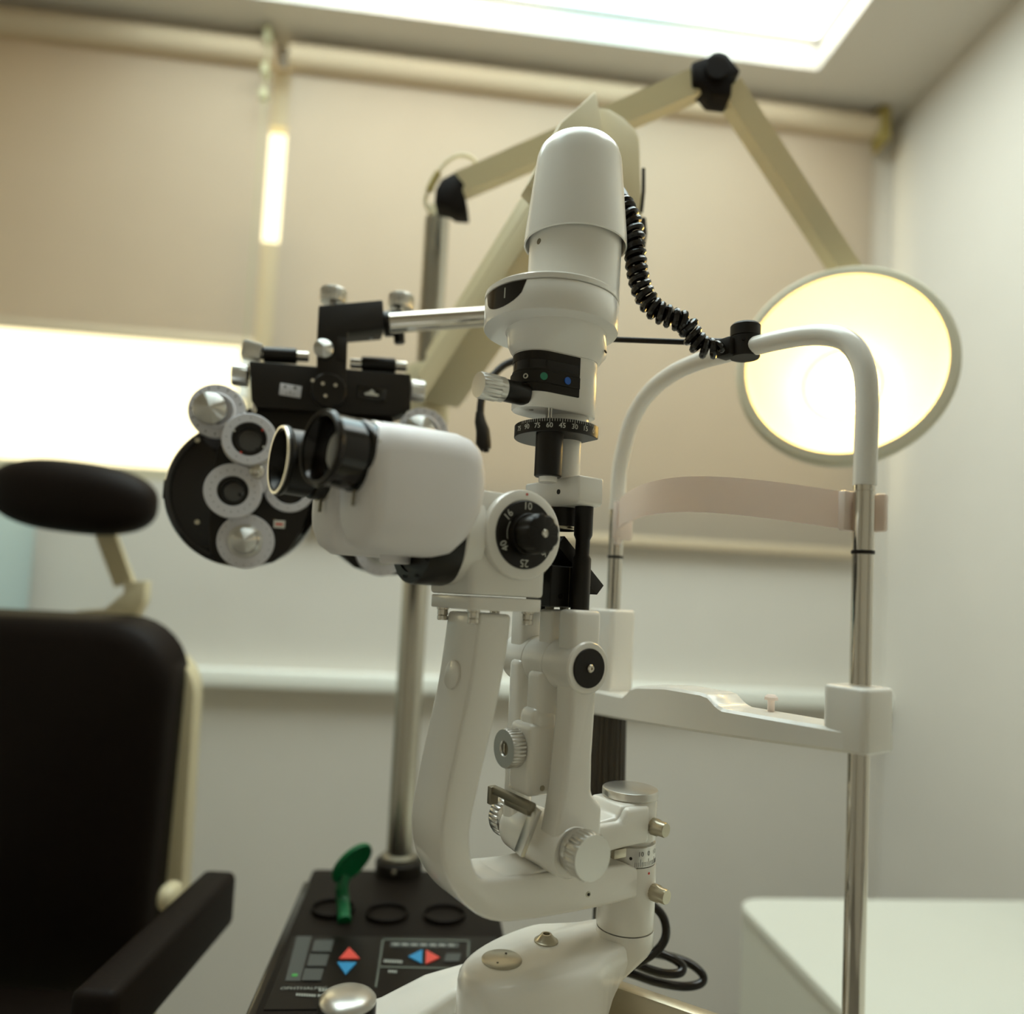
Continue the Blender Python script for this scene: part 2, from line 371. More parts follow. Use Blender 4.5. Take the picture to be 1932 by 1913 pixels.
obj('axle_rail', xf(box((0, 0, .749), (.24, .016, .098), .003), Matrix.Translation((.014, -.020, 0)) @ Matrix.Rotation(R(-65), 4, 'Z')), 'brushed_aluminium', S)
# joystick
J = (-.246, .048)
js = obj('joystick', lathe([(0, .785), (.030, .785), (.026, .791), (.012, .797), (.010, .803), (.0215, .804), (.0225, .807), (.0225, .823), (.0215, .825), (0, .825)], Matrix.Translation((J[0], J[1], 0))), 'black_paint', S)
obj('dome_cap', lathe([(.0222, .8245), (.0222, .8265), (.0205, .8285), (.016, .831), (.008, .8325), (0, .833)], Matrix.Translation((J[0], J[1], 0))), 'satin_silver', js)

# ---- column
obj('column', lathe([(0, .835), (.021, .835), (.021, .975), (0, .975)]), 'ivory_paint', S)
cap = obj('column_cap', lathe([(0, .969), (.0250, .969), (.0258, .970), (.0258, .9755), (.0252, .9765), (.0245, .9768), (0, .9768)], None, 56), 'satin_silver', S)
hub = obj('arm_hub', lathe([(.0258, .8535), (.0262, .8545), (.0262, .910), (.0256, .912), (.020, .912)], None, 48), 'ivory_paint', S)
sr = obj('scale_ring', lathe([(.020, .9125), (.0248, .9125), (.0252, .913), (.0252, .9295), (.0248, .930), (.020, .930)], None, 48), 'satin_silver', S)
marks = []
for k in range(-8, 9):
    a = -86 + 4 * k; d = dirxy(a); h = .0065 if k % 5 == 0 else .004
    marks.append(box(d * .02525 + Vector((0, 0, .9137 + h / 2)), (.0002, .00028, h), rot=Matrix.Rotation(R(a), 3, 'Z')))
for k, sgn in ((0, '0'), (5, '10'), (-5, '10')):
    d = dirxy(-86 + 4 * k); marks.append(text(sgn, .006, axm(d * .0254 + Vector((0, 0, .9245)), d, (-d.y, d.x, 0))))
obj('scale_marks', join(*marks), 'dark_print', sr)
obj('red_dot', cyl(dirxy(-86) * .0261 + Vector((0, 0, .9075)), dirxy(-86) * .0265 + Vector((0, 0, .9075)), .0011, seg=12), 'red_print', hub)
obj('set_screw', cyl(dirxy(-127) * .0248 + Vector((0, 0, .921)), dirxy(-127) * .0256 + Vector((0, 0, .921)), .0014, seg=12), 'black_satin', sr)
def thumb(z, x, y0, par):
    M = axm((x, y0, z), (.15, -1, 0))
    obj('thumb_screw', lathe([(.004, 0), (.004, .004), (.0072, .004, 1), (.0076, .005, 1), (.0076, .0105, 1), (.0066, .012), (.0066, .0185), (.006, .0195), (0, .0195)], M, 36, .0005, 18), 'nickel', par)
thumb(.9475, .006, -.019, S); thumb(.8900, .008, -.021, S)

# ---- microscope arm (C shaped)
outer = [(-.1878, 1.1335), (-.1937, 1.0757), (-.2023, 1.0284), (-.2090, .9900), (-.2107, .9632), (-.2045, .9389), (-.1868, .9140), (-.161, .8965), (-.1256, .8905), (-.060, .8868), (.0, .8868)]
inner = [(.0, .9080), (-.02, .9170), (-.035, .9190), (-.0612, .9205), (-.120, .9250), (-.1640, .9285), (-.1745, .9320), (-.1812, .9430), (-.1849, .9596), (-.1838, .9792), (-.1758, 1.0184), (-.1664, 1.0626), (-.1592, 1.1081), (-.1575, 1.1335)]
op = [(p.x, p.y) for p in spline([(a, b, 0) for a, b in outer], 4)]; ip = [(p.x, p.y) for p in spline([(a, b, 0) for a, b in inner], 4)]
arm = obj('microscope_arm', prism(op + ip, -.024, .028, 'y', .0035, 3), 'ivory_paint', S, ang=40)
q = -.1953; nrm = Vector((-.990, 0, .12))
obj('cover_button', lathe([(0, -.002), (.0115, -.002), (.0115, .0012), (.010, .002), (0, .002)], axm((-.1932, .0035, 1.0835), nrm)), 'ivory_paint', arm)
obj('set_screw', join(cyl((-.066, -.0245, .9005), (-.066, -.0238, .9005), .0024, seg=16)), 'nickel', arm)
obj('socket_shade', cyl((-.066, -.0249, .9005), (-.066, -.0243, .9005), .0013, seg=10), 'black_satin', arm)  # black disc put on the screw for the shade in its socket
obj('arm_pad', prism([(-.150, -.020), (-.095, -.022), (-.095, .022), (-.150, .020)], .925, .9275, 'z', .001), 'ivory_paint', arm)

# ---- microscope body
mb = obj('microscope_body', prism(rrect(.070, .070, .006, 4, -.1665, .003), 1.1475, 1.2285, 'z', .003), 'ivory_paint', S)
pt = obj('mounting_plate', prism(rrect(.068, .068, .005, 4, -.1665, .003), 1.136, 1.1465, 'z', .0012), 'ivory_paint', S)
for (x, y) in ((-.192, .028), (-.192, -.022), (-.141, -.022), (-.141, .028)):
    obj('bolt', lathe([(0, 1.1255), (.0040, 1.1255), (.0045, 1.126), (.0045, 1.129), (.0038, 1.1295), (.0045, 1.130), (.0045, 1.134), (.0052, 1.1345), (.0052, 1.136)], Matrix.Translation((x, y, 0)), 20), 'chrome', pt)
# magnification turret on the near side
KX, KZ, KY = -.1600, 1.1965, -.032
K = lambda y: axm((KX, y, KZ), (0, -1, 0), (1, 0, 0))
tur = obj('magnification_turret', lathe([(.0355, 0), (.0355, .0055), (.0348, .0072), (.033, .008), (.0275, .008), (.0268, .0075), (0, .0075)], K(KY), 64), 'ivory_paint', mb)
dial = obj('magnification_dial', lathe([(0, .0075), (.0268, .0075), (.0268, .0092), (.026, .0098), (.0165, .0098), (.0165, .0155), (.016, .016), (0, .016)], K(KY), 64), 'black_paint', S)
kn = obj('dial_knob', lathe([(.0152, .015), (.0155, .018, 1), (.0155, .031, 1), (.0145, .0328, 1), (.013, .0335), (0, .0335)], K(KY), 72, .0011, 9), 'black_paint', dial)
obj('knob_screw', lathe([(0, .0335), (.0030, .0335), (.0030, .0348), (.0022, .0354), (0, .0350)], K(KY), 20), 'chrome', dial)
nums = []
for s, a in (('10', 90), ('16', 142), ('40', 207), ('25', 268), ('6', 322)):
    px, pz = KX + .0222 * math.cos(R(a)), KZ + .0222 * math.sin(R(a)); up = Vector((math.cos(R(a)), 0, math.sin(R(a))))
    nums.append(text(s, .0085, Matrix.Translation((px, KY - .0100, pz)) @ Matrix((Vector((0, -1, 0)).cross(up) * -1, up, Vector((0, -1, 0)))).transposed().to_4x4()))
for a0, a1 in ((150, 200),):
    nums.append(tube([(KX + .0180 * math.cos(R(a)), KY - .0099, KZ + .0180 * math.sin(R(a))) for a in range(a0, a1, 5)], .00022, 6))
obj('dial_numerals', join(*nums), 'white_print', dial)
obj('red_mark', cyl((KX, KY - .0079, KZ + .0318), (KX, KY - .0083, KZ + .0318), .0010, seg=12), 'red_print', tur)
obj('rear_collar', lathe([(.026, 0), (.0360, 0), (.0365, .001), (.0365, .008), (.0360, .009), (.026, .009)], axm((-.133, .003, KZ), (1, 0, 0)), 56), 'black_satin', mb)
obj('objective', lathe([(.020, 0), (.026, 0), (.026, .010), (.023, .013), (.018, .013), (.017, .011), (0, .010)], axm((-.129, .003, KZ), (1, 0, 0)), 48), 'black_satin', mb)
# black neck between body and binocular head
obj('neck_ring', lathe([(.0, -.01), (.0408, -.01), (.0412, .001), (.0412, .005), (.0400, .0065), (0, .0065)], axm((-.2035, .003, 1.1955), (-1, 0, 0)), 64), 'ivory_paint', mb)
nk = obj('binocular_neck', lathe([(0, 0), (.0385, 0), (.0392, .002), (.0392, .026), (.0385, .029), (.030, .0295), (.030, .028), (0, .028)], axm((-.2070, .003, 1.1925), (-1, 0, 0)), 64), 'black_paint', S)
obj('neck_screw', join(*[cyl((-.2372, .003 + .034 * math.cos(R(a)), 1.192 + .034 * math.sin(R(a))), (-.238, .003 + .034 * math.cos(R(a)), 1.192 + .034 * math.sin(R(a))), .0016, seg=12) for a in (215, 250, 285)]), 'black_satin', nk)

# ---- binocular head: two tubes side by side
def tubebody(yc, hw):
    rings = []
    for x, dz0, dz1, k in ((-.2065, .034, -.012, .86), (-.210, .022, -.006, .94), (-.216, .012, -.002, .98), (-.226, .003, 0, 1.0), (-.238, 0, 0, 1.0), (-.262, .0, 0, 1.0), (-.284, .000, -.001, .98), (-.293, .005, -.006, .93), (-.297, .012, -.014, .80)):
        z0, z1 = 1.1735 + dz0, 1.2665 + dz1
        rings.append([(x, yc + a, b) for a, b in rrect(hw * 2 * k, z1 - z0, min(.023, hw * k * .9), 6, 0, (z0 + z1) / 2)])
    return loft(rings)
bh = obj('binocular_head', tubebody(-.0255, .0315), 'lilac_white_paint', S, ang=60)
obj('far_tube', tubebody(.037, .0290), 'lilac_white_paint', bh, ang=60)
obj('centre_web', box2((-.278, -.006, 1.1785), (-.214, .022, 1.258), .008), 'lilac_white_paint', bh)
obj('underside_boss', lathe([(0, 0), (.011, 0), (.012, .001), (.012, .006), (0, .006)], Matrix.Translation((-.245, .012, 1.1685))), 'lilac_white_paint', bh)
for yc in (-.031, .036):
    M = axm((-.294, yc, 1.2395), (-1, 0, .02)) if yc > 0 else axm((-.2875, -.0265, 1.2400), (-1, -.17, .03))
    obj('eyepiece_collar', lathe([(.020, -.012), (.0262, -.012), (.0268, -.010), (.0268, .002), (.026, .004), (.020, .004)], M, 48), 'satin_silver', bh)
    ep = obj('eyepiece', lathe([(0, .002), (.0252, .002), (.0258, .004), (.0258, .012), (.0250, .0135), (.0235, .014), (.0235, .0165), (.0250, .017), (.0245, .0335), (.0258, .0345), (.0265, .0365), (.0258, .0385), (.0225, .0385), (.0200, .034), (.0185, .027), (0, .027)], M, 56), 'black_gloss' if yc < 0 else 'black_paint', S)
    obj('rim', lathe([(.0236, .0384), (.0258, .0384), (.0255, .0396), (.0240, .0396)], M, 56), 'black_satin' if yc < 0 else 'satin_silver', ep)
    obj('eye_lens', lathe([(.0183, .0275), (.015, .0295), (.008, .0308), (0, .0312)], M, 40), 'lens_glass', ep)
    for a in (.4, 1.2, 3.2, 5.0): obj('grub_screw', cyl(M @ Vector((.0225 * math.cos(a), .0225 * math.sin(a), .008)), M @ Vector((.0268 * math.cos(a), .0268 * math.sin(a), .008)), .0012, seg=10), 'nickel', ep)
    obj('lock_pin', cyl((-.300, yc - .004, 1.2150), (-.3005, yc - .004, 1.2045), .0014, seg=10), 'bronze_metal', ep)

# ---- lamp tower
tw = Matrix.Translation((TX, TY, 0))
lc = obj('lamp_cap', lathe([(0, 1.4840), (.0440, 1.4840), (.0450, 1.4665), (.0458, 1.4655), (.0467, 1.4665), (.0462, 1.476), (.0395, 1.540), (.0385, 1.548), (.0362, 1.555), (.0320, 1.5600), (.024, 1.5630), (.012, 1.5642), (0, 1.5645)], tw, 72), 'ivory_paint', S)
lb = obj('lamp_body', lathe([(0, 1.395), (.0418, 1.395), (.0418, 1.488), (0, 1.488)], tw, 64), 'ivory_paint', S)
d = dirxy(-177); obj('body_screw', cyl(Vector((TX, TY, 1.4585)) + d * .0412, Vector((TX, TY, 1.4585)) + d * .0421, .0026, seg=20), 'bronze_metal', lb)
DX, DR = -.1120, .0595
dm = Matrix.Translation((DX, TY, 0))
obj('disc_lid', lathe([(0, 1.4065), (.0590, 1.4065), (.0595, 1.4070), (.0595, 1.4108), (.0580, 1.4120), (0, 1.4120)], dm, 72), 'ivory_paint', S)
ad = obj('aperture_disc_housing', lathe([(0, 1.4060), (.0585, 1.4060), (.0592, 1.4050), (.0592, 1.3818), (.0588, 1.3810), (.040, 1.3810), (0, 1.3810)], dm, 72), 'ivory_paint', S)
# dark thumb opening in the disc rim on the doctor's side: a rounded recess filled with the toothed black wheel
a0 = -172
def rimpt(a, z, r): return Vector((DX, TY, z)) + dirxy(a) * r
grid = []
nn = 15
top = [rimpt(a0 - 25 + 50 * k / (nn - 1), 1.4055, .0594) for k in range(nn)]
bot = [rimpt(a0 - 25 + 50 * k / (nn - 1), 1.4055 - .0185 * math.sqrt(max(0.0, 1 - (2 * k / (nn - 1) - 1) ** 2)) - .0003, .0594) for k in range(nn)]
bm = bmesh.new(); tv = [bm.verts.new(p) for p in top]; bv = [bm.verts.new(p) for p in bot]
tv2 = [bm.verts.new(p - dirxy(a0) * .004) for p in top]; bv2 = [bm.verts.new(p - dirxy(a0) * .004) for p in bot]
for k in range(nn - 1):
    bm.faces.new((tv[k], tv[k + 1], bv[k + 1], bv[k])); bm.faces.new((tv2[k], bv2[k], bv2[k + 1], tv2[k + 1])); bm.faces.new((bv[k], bv[k + 1], bv2[k + 1], bv2[k])); bm.faces.new((tv[k + 1], tv[k], tv2[k], tv2[k + 1]))
obj('thumb_opening', fin(bm), 'black_gloss', ad)
obj('opening_mark', xf(box((0, 0, 0), (.0004, .0007, .0085)), axm(rimpt(a0 + 5, 1.398, .0596), (0, 0, 1), dirxy(a0 + 5))), 'white_print', ad)
# funnel lofted from the round disc to the stadium-shaped filter housing
def stadium(x0, r0, x1, r1, z, n=36):
    out = []
    for k in range(n):
        a = 360 * k / n; d = dirxy(a)
        # support function of two circles: outer point in direction
        p0 = Vector((x0, TY, 0)) + d * r0; p1 = Vector((x1, TY, 0)) + d * r1
        p = p0 if p0.dot(d) > p1.dot(d) else p1
        out.append((p.x, p.y, z))
    return out
def ring(cx, r, z, n=36): return [(cx + r * math.cos(2 * PI * k / n), TY + r * math.sin(2 * PI * k / n), z) for k in range(n)]
SX0, SR0, SX1, SR1 = -.1235, .0215, -.0890, .0250
obj('funnel', loft([ring(-.1060, .0450, 1.3812), ring(-.1055, .0442, 1.3785), stadium(SX0 + .003, .030, SX1, .033, 1.3665), stadium(SX0, SR0 + .0035, SX1, SR1 + .0035, 1.3605), stadium(SX0, SR0 + .001, SX1, SR1 + .001, 1.3575)]), 'ivory_paint', S, ang=50)
obj('funnel_screw', cyl(Vector((TX, TY, 1.366)) + dirxy(-62) * .0335, Vector((TX, TY, 1.3665)) + dirxy(-62) * .0345, .0016, seg=10), 'black_satin', S)
fh = obj('filter_housing', loft([stadium(SX0, SR0 - .001, SX1, SR1 - .001, 1.3085), stadium(SX0, SR0, SX1, SR1, 1.3097), stadium(SX0, SR0, SX1, SR1, 1.3580)]), 'ivory_paint', S, ang=50)
obj('underside_screw', cyl((-.131, .002, 1.3081), (-.131, .002, 1.3087), .0018, seg=12), 'bronze_metal', fh)
def halfstad(off, z0, z1, xc=-.0965, xl=-1.0):
    P = [(x, y) for x, y, _ in stadium(SX0, SR0 + off, SX1, SR1 + off * .6, 0)]
    P = [(max(min(x, xc), xl), y) for x, y in P]; Q = []
    for p in P:
        if not Q or (Vector(p) - Vector(Q[-1])).length > 1e-4: Q.append(p)
    return prism(Q, z0, z1, 'z', .0004, 1)
fs = obj('filter_block', join(halfstad(.0008, 1.3490, 1.3565), halfstad(.0008, 1.3385, 1.3415)), 'black_satin', S)
obj('filter_slot', halfstad(.0003, 1.3405, 1.3500), 'black_gloss', fs)
obj('slot_end', halfstad(.0008, 1.3405, 1.3500, -.0965, -.104), 'black_satin', fs)
wl = obj('filter_wheel', join(halfstad(.0022, 1.3285, 1.3385), halfstad(.0012, 1.3215, 1.3287)), 'black_satin', S)
def surf_pt(a, off):
    d = dirxy(a); p0 = Vector((SX0, TY, 0)) + d * (SR0 + off); p1 = Vector((SX1, TY, 0)) + d * (SR1 + off); return p0 if p0.dot(d) > p1.dot(d) else p1
def dot_on(px, py, r, m, nm, z):
    # nearest outline point for a given direction
    best = min(range(-190, -60), key=lambda a: abs((SM @ (surf_pt(a, .0022) + Vector((0, 0, z)))).x * 1.0 - on_plane(px, py, SM @ Vector((SX0, TY - .02, z)), Vector((0, 1, 0))).x))
    a = best; p = surf_pt(a, .0020) + Vector((0, 0, z)); obj(nm, cyl(p, p + dirxy(a) * .0006, r, seg=20), m, wl)
def flat_dot(x, r, m, nm, z):
    # on the straight flank between the two round ends
    d = dirxy(-90 - math.degrees(math.asin((SR1 - SR0) / (SX1 - SX0)))); k = (x - SX0) / (SX1 - SX0)
    p = Vector((x, TY, z)) + Vector((0, -(SR0 + .0020 + k * (SR1 - SR0) * .9), 0)); obj(nm, cyl(p, p + Vector((0, -.0008, 0)), r, seg=20), m, wl)
flat_dot(-.1095, .0032, 'blue_dot', 'blue_filter_mark', 1.3337)
a = -112; p = surf_pt(a, .0018) + Vector((0, 0, 1.3337)); obj('green_filter_mark', cyl(p, p + dirxy(a) * .0009, .0032, seg=20), 'green_dot', wl)
a = -150; p = surf_pt(a, .0018) + Vector((0, 0, 1.3337)); obj('ring_filter_mark', lathe([(.0014, 0), (.0014, .0009), (.0022, .0009), (.0022, 0)], axm(p, dirxy(a)), 20), 'white_print', wl)
# aperture knob
M = axm((-.1405, -.002, 1.3190), (-1, -.02, -.02))
ak = obj('aperture_lever', lathe([(0, 0), (.0092, 0), (.0095, .0005), (.0095, .0245), (0, .0245)], M, 36), 'black_paint', S)
obj('lever_knob', lathe([(.0098, .0235), (.0104, .0240), (.0104, .029), (.0107, .030, 1), (.0110, .031, 1), (.0110, .0455, 1), (.0104, .0475), (0, .0480)], M, 96, .0010, 16), 'satin_silver', ak)
# scale disc, handle, tube
sd = []
for k in range(64):
    a = -PI + 2 * PI * k / 64; x, y = -.1000 + .0375 * math.cos(a), TY + .0375 * math.sin(a); sd.append((min(x, -.0760), y))
sdo = obj('angle_scale', prism(sd, 1.2875, 1.2985, 'z', .0005, 1), 'black_paint', S)
ms = []
def spt(a, z): return Vector((-.1000, TY, z)) + dirxy(a) * .0376
a_0 = -70.0
for k in range(0, 34):
    a = a_0 - 3.3 * k; L = .0042 if k % 5 == 0 else .0026
    ms.append(box(spt(a, 1.2985 - L / 2), (.0003, .0003, L), rot=Matrix.Rotation(R(a), 3, 'Z')))
for k, s in enumerate(('0', '15', '30', '45', '60', '75', '90', '75')):
    a = a_0 - 16.5 * k; d = dirxy(a); ms.append(text(s, .0060, axm(spt(a, 1.2922) + d * .0001, d, (-d.y, d.x, 0))))
obj('scale_numerals', join(*ms), 'white_print', sdo)
obj('tower_tube', lathe([(0, 1.250), (.0138, 1.250), (.0138, 1.2985), (.0195, 1.2985), (.0195, 1.3100), (0, 1.3100)], tw, 40), 'ivory_paint', S)
for x in (-.1245, -.1215): obj('pin', cyl((x, -.014, 1.298), (x, -.014, 1.310), .0007, seg=10), 'chrome', S)
obj('rotation_handle', lathe([(0, 1.2505), (.0110, 1.2505), (.0118, 1.2515), (.0118, 1.2900), (0, 1.2900)], Matrix.Translation((-.1190, -.010, 0)), 40), 'black_paint', S)
obj('handle_foot', cyl((-.118, -.009, 1.246), (-.118, -.009, 1.2506), .008, seg=24), 'ivory_paint', S)
# lens bracket
bp = [(-.0335, 1.2520), (.0460, 1.2520), (.0460, 1.2420), (.0290, 1.2275), (-.0305, 1.2275), (-.0335, 1.2300)]
br = obj('lens_bracket', prism(bp, TX - .0145, TX + .0125, 'x', .003, 3), 'ivory_paint', S)
obj('bracket_screw', cyl((TX - .0138, -.006, 1.240), (TX - .0152, -.006, 1.240), .0022, seg=16), 'black_satin', br)
lbm = Matrix.Translation((TX, TY, 0))
ob = obj('lens_barrel', lathe([(0, 1.2280), (.0142, 1.2280), (.0142, 1.2110), (.0120, 1.2080), (.0120, 1.2110), (0, 1.2130)], lbm, 40), 'black_satin', S)
obj('barrel_ring', lathe([(.0142, 1.2112), (.0146, 1.2105), (.0146, 1.2090), (.0136, 1.2084), (.0120, 1.2086)], lbm, 40), 'nickel', ob)
for yy in (-.0215, .0330):
    obj('mirror_rod', lathe([(0, 1.1350), (.0080, 1.1350), (.0080, 1.1830), (.0062, 1.1860), (.0062, 1.1990), (.0080, 1.2030), (.0080, 1.2280), (0, 1.2280)], Matrix.Translation((TX + .002, yy, 0)), 28), 'black_paint', S)
mp = obj('mirror_block', join(prism([(-.1120, 1.1405), (-.0700, 1.1405), (-.0700, 1.1640), (-.0820, 1.1760), (-.1120, 1.1760)], -.012, .024, 'y', .001, 1)), 'black_paint', S)
rot = Matrix.Rotation(R(41), 3, 'Y')
obj('mirror_plate', box((-.0775, TY, 1.1775), (.062, .030, .0115), .0005, rot=rot), 'black_satin', mp)
obj('mirror', box(Vector((-.0775, TY, 1.1775)) + rot @ Vector((0, 0, .0062)), (.056, .024, .001), rot=rot), 'chrome', mp)
obj('block_groove', box2((-.0925, -.0124, 1.1415), (-.0920, -.0118, 1.1755)), 'bronze_metal', mp)
obj('block_screw', join(cyl((-.101, -.0118, 1.150), (-.101, -.0125, 1.150), .0024, seg=14), cyl((-.080, -.0118, 1.150), (-.080, -.0125, 1.150), .0024, seg=14)), 'black_gloss', mp)
obj('mirror_stem', join(*[cyl((x, .004, 1.128), (x, .004, 1.142), .004, seg=14) for x in (-.100, -.084)]), 'bronze_metal', mp)

# ---- fork carrying the tower
HX, HZ = -.0935, 1.0925
fk = obj('fork', join(box2((-.1090, -.0430, 1.085), (-.0800, -.0200, 1.1395), .004, 3), box2((-.1110, .0270, 1.085), (-.0900, .0480, 1.1380), .004, 3), box2((-.1060, -.0080, 1.09), (-.0860, .0110, 1.1385), .003, 3)), 'ivory_paint', S)
hb = obj('tilt_hub', lathe([(0, 0), (.0205, 0), (.0218, .0015), (.0218, .0345), (.0210, .0350), (.0210, .0362), (.0216, .0366), (.0216, .0655), (.0210, .066), (.0210, .0668), (.0216, .0674), (.0216, .0985), (.020, .1005), (0, .1005)], axm((HX, -.0445, HZ), (0, 1, 0)), 56), 'ivory_paint', S)
obj('hub_disc', lathe([(0, 0), (.0162, 0), (.0162, .0010), (.0158, .0014), (0, .0014)], axm((HX, -.0445, HZ), (0, -1, 0)), 48), 'black_satin', hb)
obj('hub_screw', lathe([(.0034, 0), (.0034, .0022), (.0026, .0030), (.0012, .0030), (.0010, .0018), (0, .0018)], axm((HX, -.0455, HZ), (0, -1, 0)), 20), 'chrome', hb)
nearp = [(-.1080, 1.0950), (-.0800, 1.0950), (-.0815, 1.0750), (-.0830, 1.0200), (-.0820, .9900), (-.0700, .9790), (-.0700, .9400), (-.0820, .9300), (-.1180, .9300), (-.1180, .9550), (-.1120, .9950), (-.1080, 1.0500)]
obj('fork_near_leg', prism(nearp, -.0430, -.0190, 'y', .0045, 3), 'ivory_paint', S)
obj('fork_far_leg', box2((-.1180, .0190, .9500), (-.0960, .0370, 1.0930), .005, 3), 'ivory_paint', S)
lev = obj('tilt_housing', join(box2((-.1270, -.0150, .9840), (-.0960, .0170, 1.0430), .005, 3), box2((-.1180, -.0130, 1.0350), (-.0960, .0090, 1.0860), .005, 3), box2((-.1225, -.0140, 1.0280), (-.0960, .0130, 1.0560), .008, 3)), 'ivory_paint', S)
obj('housing_screw', cyl((-.1130, -.0148, .9910), (-.1130, -.0156, .9910), .0023, seg=16), 'nickel', lev)
M = axm((-.1265, .0040, 1.0215), (-1, 0, 0))
ck = obj('centring_knob', lathe([(.006, 0), (.0155, .001, 1), (.0163, .002, 1), (.0163, .0125, 1), (.0155, .0140), (.0065, .0140), (.0060, .0135), (.0055, .0115), (0, .0115)], M, 90, .0010, 30), 'satin_silver', S)
obj('knob_slot', lathe([(0, .0118), (.0052, .0118), (.0052, .0125), (0, .0125)], M, 24), 'bronze_metal', ck)
obj('slot_screw', box((-.1398, .0040, 1.0215), (.0016, .0018, .0080), .0003), 'chrome', ck)
# lower cross barrel with slit-width knobs
obj('cross_barrel', lathe([(0, 0), (.0195, 0), (.0215, .003), (.0220, .020), (.0220, .060), (.0205, .078), (.0185, .082), (0, .082)], axm((-.1000, -.0440, .9460), (0, 1, 0)), 56), 'ivory_paint', S)
obj('slit_knob', lathe([(.012, 0), (.0165, 0), (.0170, .001), (.0170, .006), (.0176, .0065, 1), (.0186, .008, 1), (.0186, .0195, 1), (.0178, .0215), (0, .022)], axm((-.1000, -.0460, .9490), (0, -1, 0)), 120, .0011, 28), 'satin_silver', S)
obj('slit_knob', lathe([(.012, 0), (.0165, 0), (.0170, .001), (.0170, .006), (.0176, .0065, 1), (.0186, .008, 1), (.0186, .0165, 1), (.0178, .0185), (0, .019)], axm((-.1000, .0385, .9490), (0, 1, 0)), 120, .0011, 28), 'satin_silver', S)
lv = obj('stop_lever', join(box2((-.1310, -.0240, .9760), (-.1245, .0380, .9825), .0012), box2((-.1330, .0320, .9670), (-.1245, .0380, .9825), .0012), box2((-.1310, -.0200, .9720), (-.1245, .0140, .9770), .001)), 'bronze_metal', S)
obj('stop_bar', box((-.1290, -.0200, .9600), (.0045, .0110, .0400), .0010, rot=Matrix.Rotation(R(14), 3, 'Y') @ Matrix.Rotation(R(12), 3, 'X')), 'satin_silver', lv)
# arm from the fork to the column
ia = [(-.0950, .9560), (-.0800, .9330), (-.0350, .9330), (-.0150, .9335), (.0, .9335), (.0, .9690), (-.0300, .9690), (-.0350, .9600), (-.0700, .9570)]
ilarm = obj('lamp_arm', join(prism(ia, -.0225, .0200, 'y', .003, 3), lathe([(0, .9335), (.0245, .9335), (.0250, .9345), (.0250, .9670), (.0240, .9690), (0, .9690)], None, 48)), 'ivory_paint', S)
obj('front_cheek', prism([(-.0950, .9300), (-.0300, .9340), (.0, .9340), (.0, .9675), (-.0280, .9675), (-.0340, .9570), (-.0700, .9570), (-.0950, .9700)], -.0275, -.0180, 'y', .004, 3), 'ivory_paint', ilarm)
obj('click_catch', box2((-.040, -.026, .9255), (-.026, -.018, .9335), .0008), 'nickel', ilarm)

# ================================================================== CHIN REST on its two chromed posts
CR = slab_of('chin_rest', 'white chin rest with arched tube, pale forehead band and two chrome posts', 'chin rest')
CX, YN, YF = .0606, -.1860, .1030
for yy in (YN, YF):
    po = obj('post', lathe([(0, TZ), (.0080, TZ), (.0080, 1.1950), (.0076, 1.1952), (.0076, 1.1975), (.0082, 1.1977), (.0082, 1.2440), (.0080, 1.2442), (.0080, 1.2448), (.0082, 1.2450), (.0082, 1.2520), (0, 1.2520)], Matrix.Translation((CX, yy, 0)), 40), 'chrome', CR)
    obj('ring', lathe([(.0078, 1.1945), (.0085, 1.1950), (.0087, 1.1962), (.0085, 1.1975), (.0078, 1.1980)], Matrix.Translation((CX, yy, 0)), 40), 'black_satin', po)
    obj('post_foot', lathe([(0, TZ), (.018, TZ), (.018, TZ + .006), (.012, TZ + .012), (0, TZ + .012)], Matrix.Translation((CX, yy, 0)), 32), 'satin_silver', po)
AP = [(.1031, 1.2490), (.1030, 1.2650), (.1013, 1.2973), (.0868, 1.3428), (.0620, 1.3710), (.0300, 1.3850), (-.0039, 1.3900), (-.0434, 1.3900), (-.1085, 1.3870), (-.1450, 1.3809), (-.1694, 1.3686), (-.1830, 1.3455), (-.1868, 1.3149), (-.1865, 1.2700), (-.1862, 1.2490)]
obj('arch_tube', tube(spline([(CX, y, z) for y, z in AP], 7), .0088, 20, up=(1, 0, 0)), 'ivory_paint', CR)
# forehead band
def band(u):
    y = YF - .012 - (YF - YN - .026) * u; k = math.sin(PI * u)
    x = CX - .006 - .046 * k ** .8; zc = 1.2410 * (1 - u) + 1.2295 * u + .0125 * k; return x, y, zc
rings = []
for i in range(41):
    u = i / 40; x, y, zc = band(u); x2, y2, _ = band(min(1, u + .02)); x1, y1, _ = band(max(0, u - .02))
    t = Vector((x2 - x1, y2 - y1, 0)).normalized(); n = Vector((t.y, -t.x, 0)); h = .0150 + .001 * math.cos(PI * (u - .5)); c = Vector((x, y, zc)); th = .0016
    rings.append([c + n * th + Vector((0, 0, h)), c - n * th + Vector((0, 0, h)), c - n * th - Vector((0, 0, h)), c + n * th - Vector((0, 0, h))])
bd = obj('forehead_band', loft(rings), 'pink_white_plastic', CR, ang=50)
obj('band_clip', join(box2((CX - .014, YF - .016, 1.2150), (CX + .010, YF - .0085, 1.2560), .002), box2((CX - .011, YF - .013, 1.2090), (CX - .002, YF - .0085, 1.2200), .002)), 'pink_white_plastic', bd)
obj('band_clip', join(box2((CX - .012, YN + .0085, 1.2130), (CX + .012, YN + .015, 1.2450), .002), box2((CX + .0088, YN - .012, 1.2130), (CX + .0145, YN + .012, 1.2430), .002)), 'pink_white_plastic', bd)
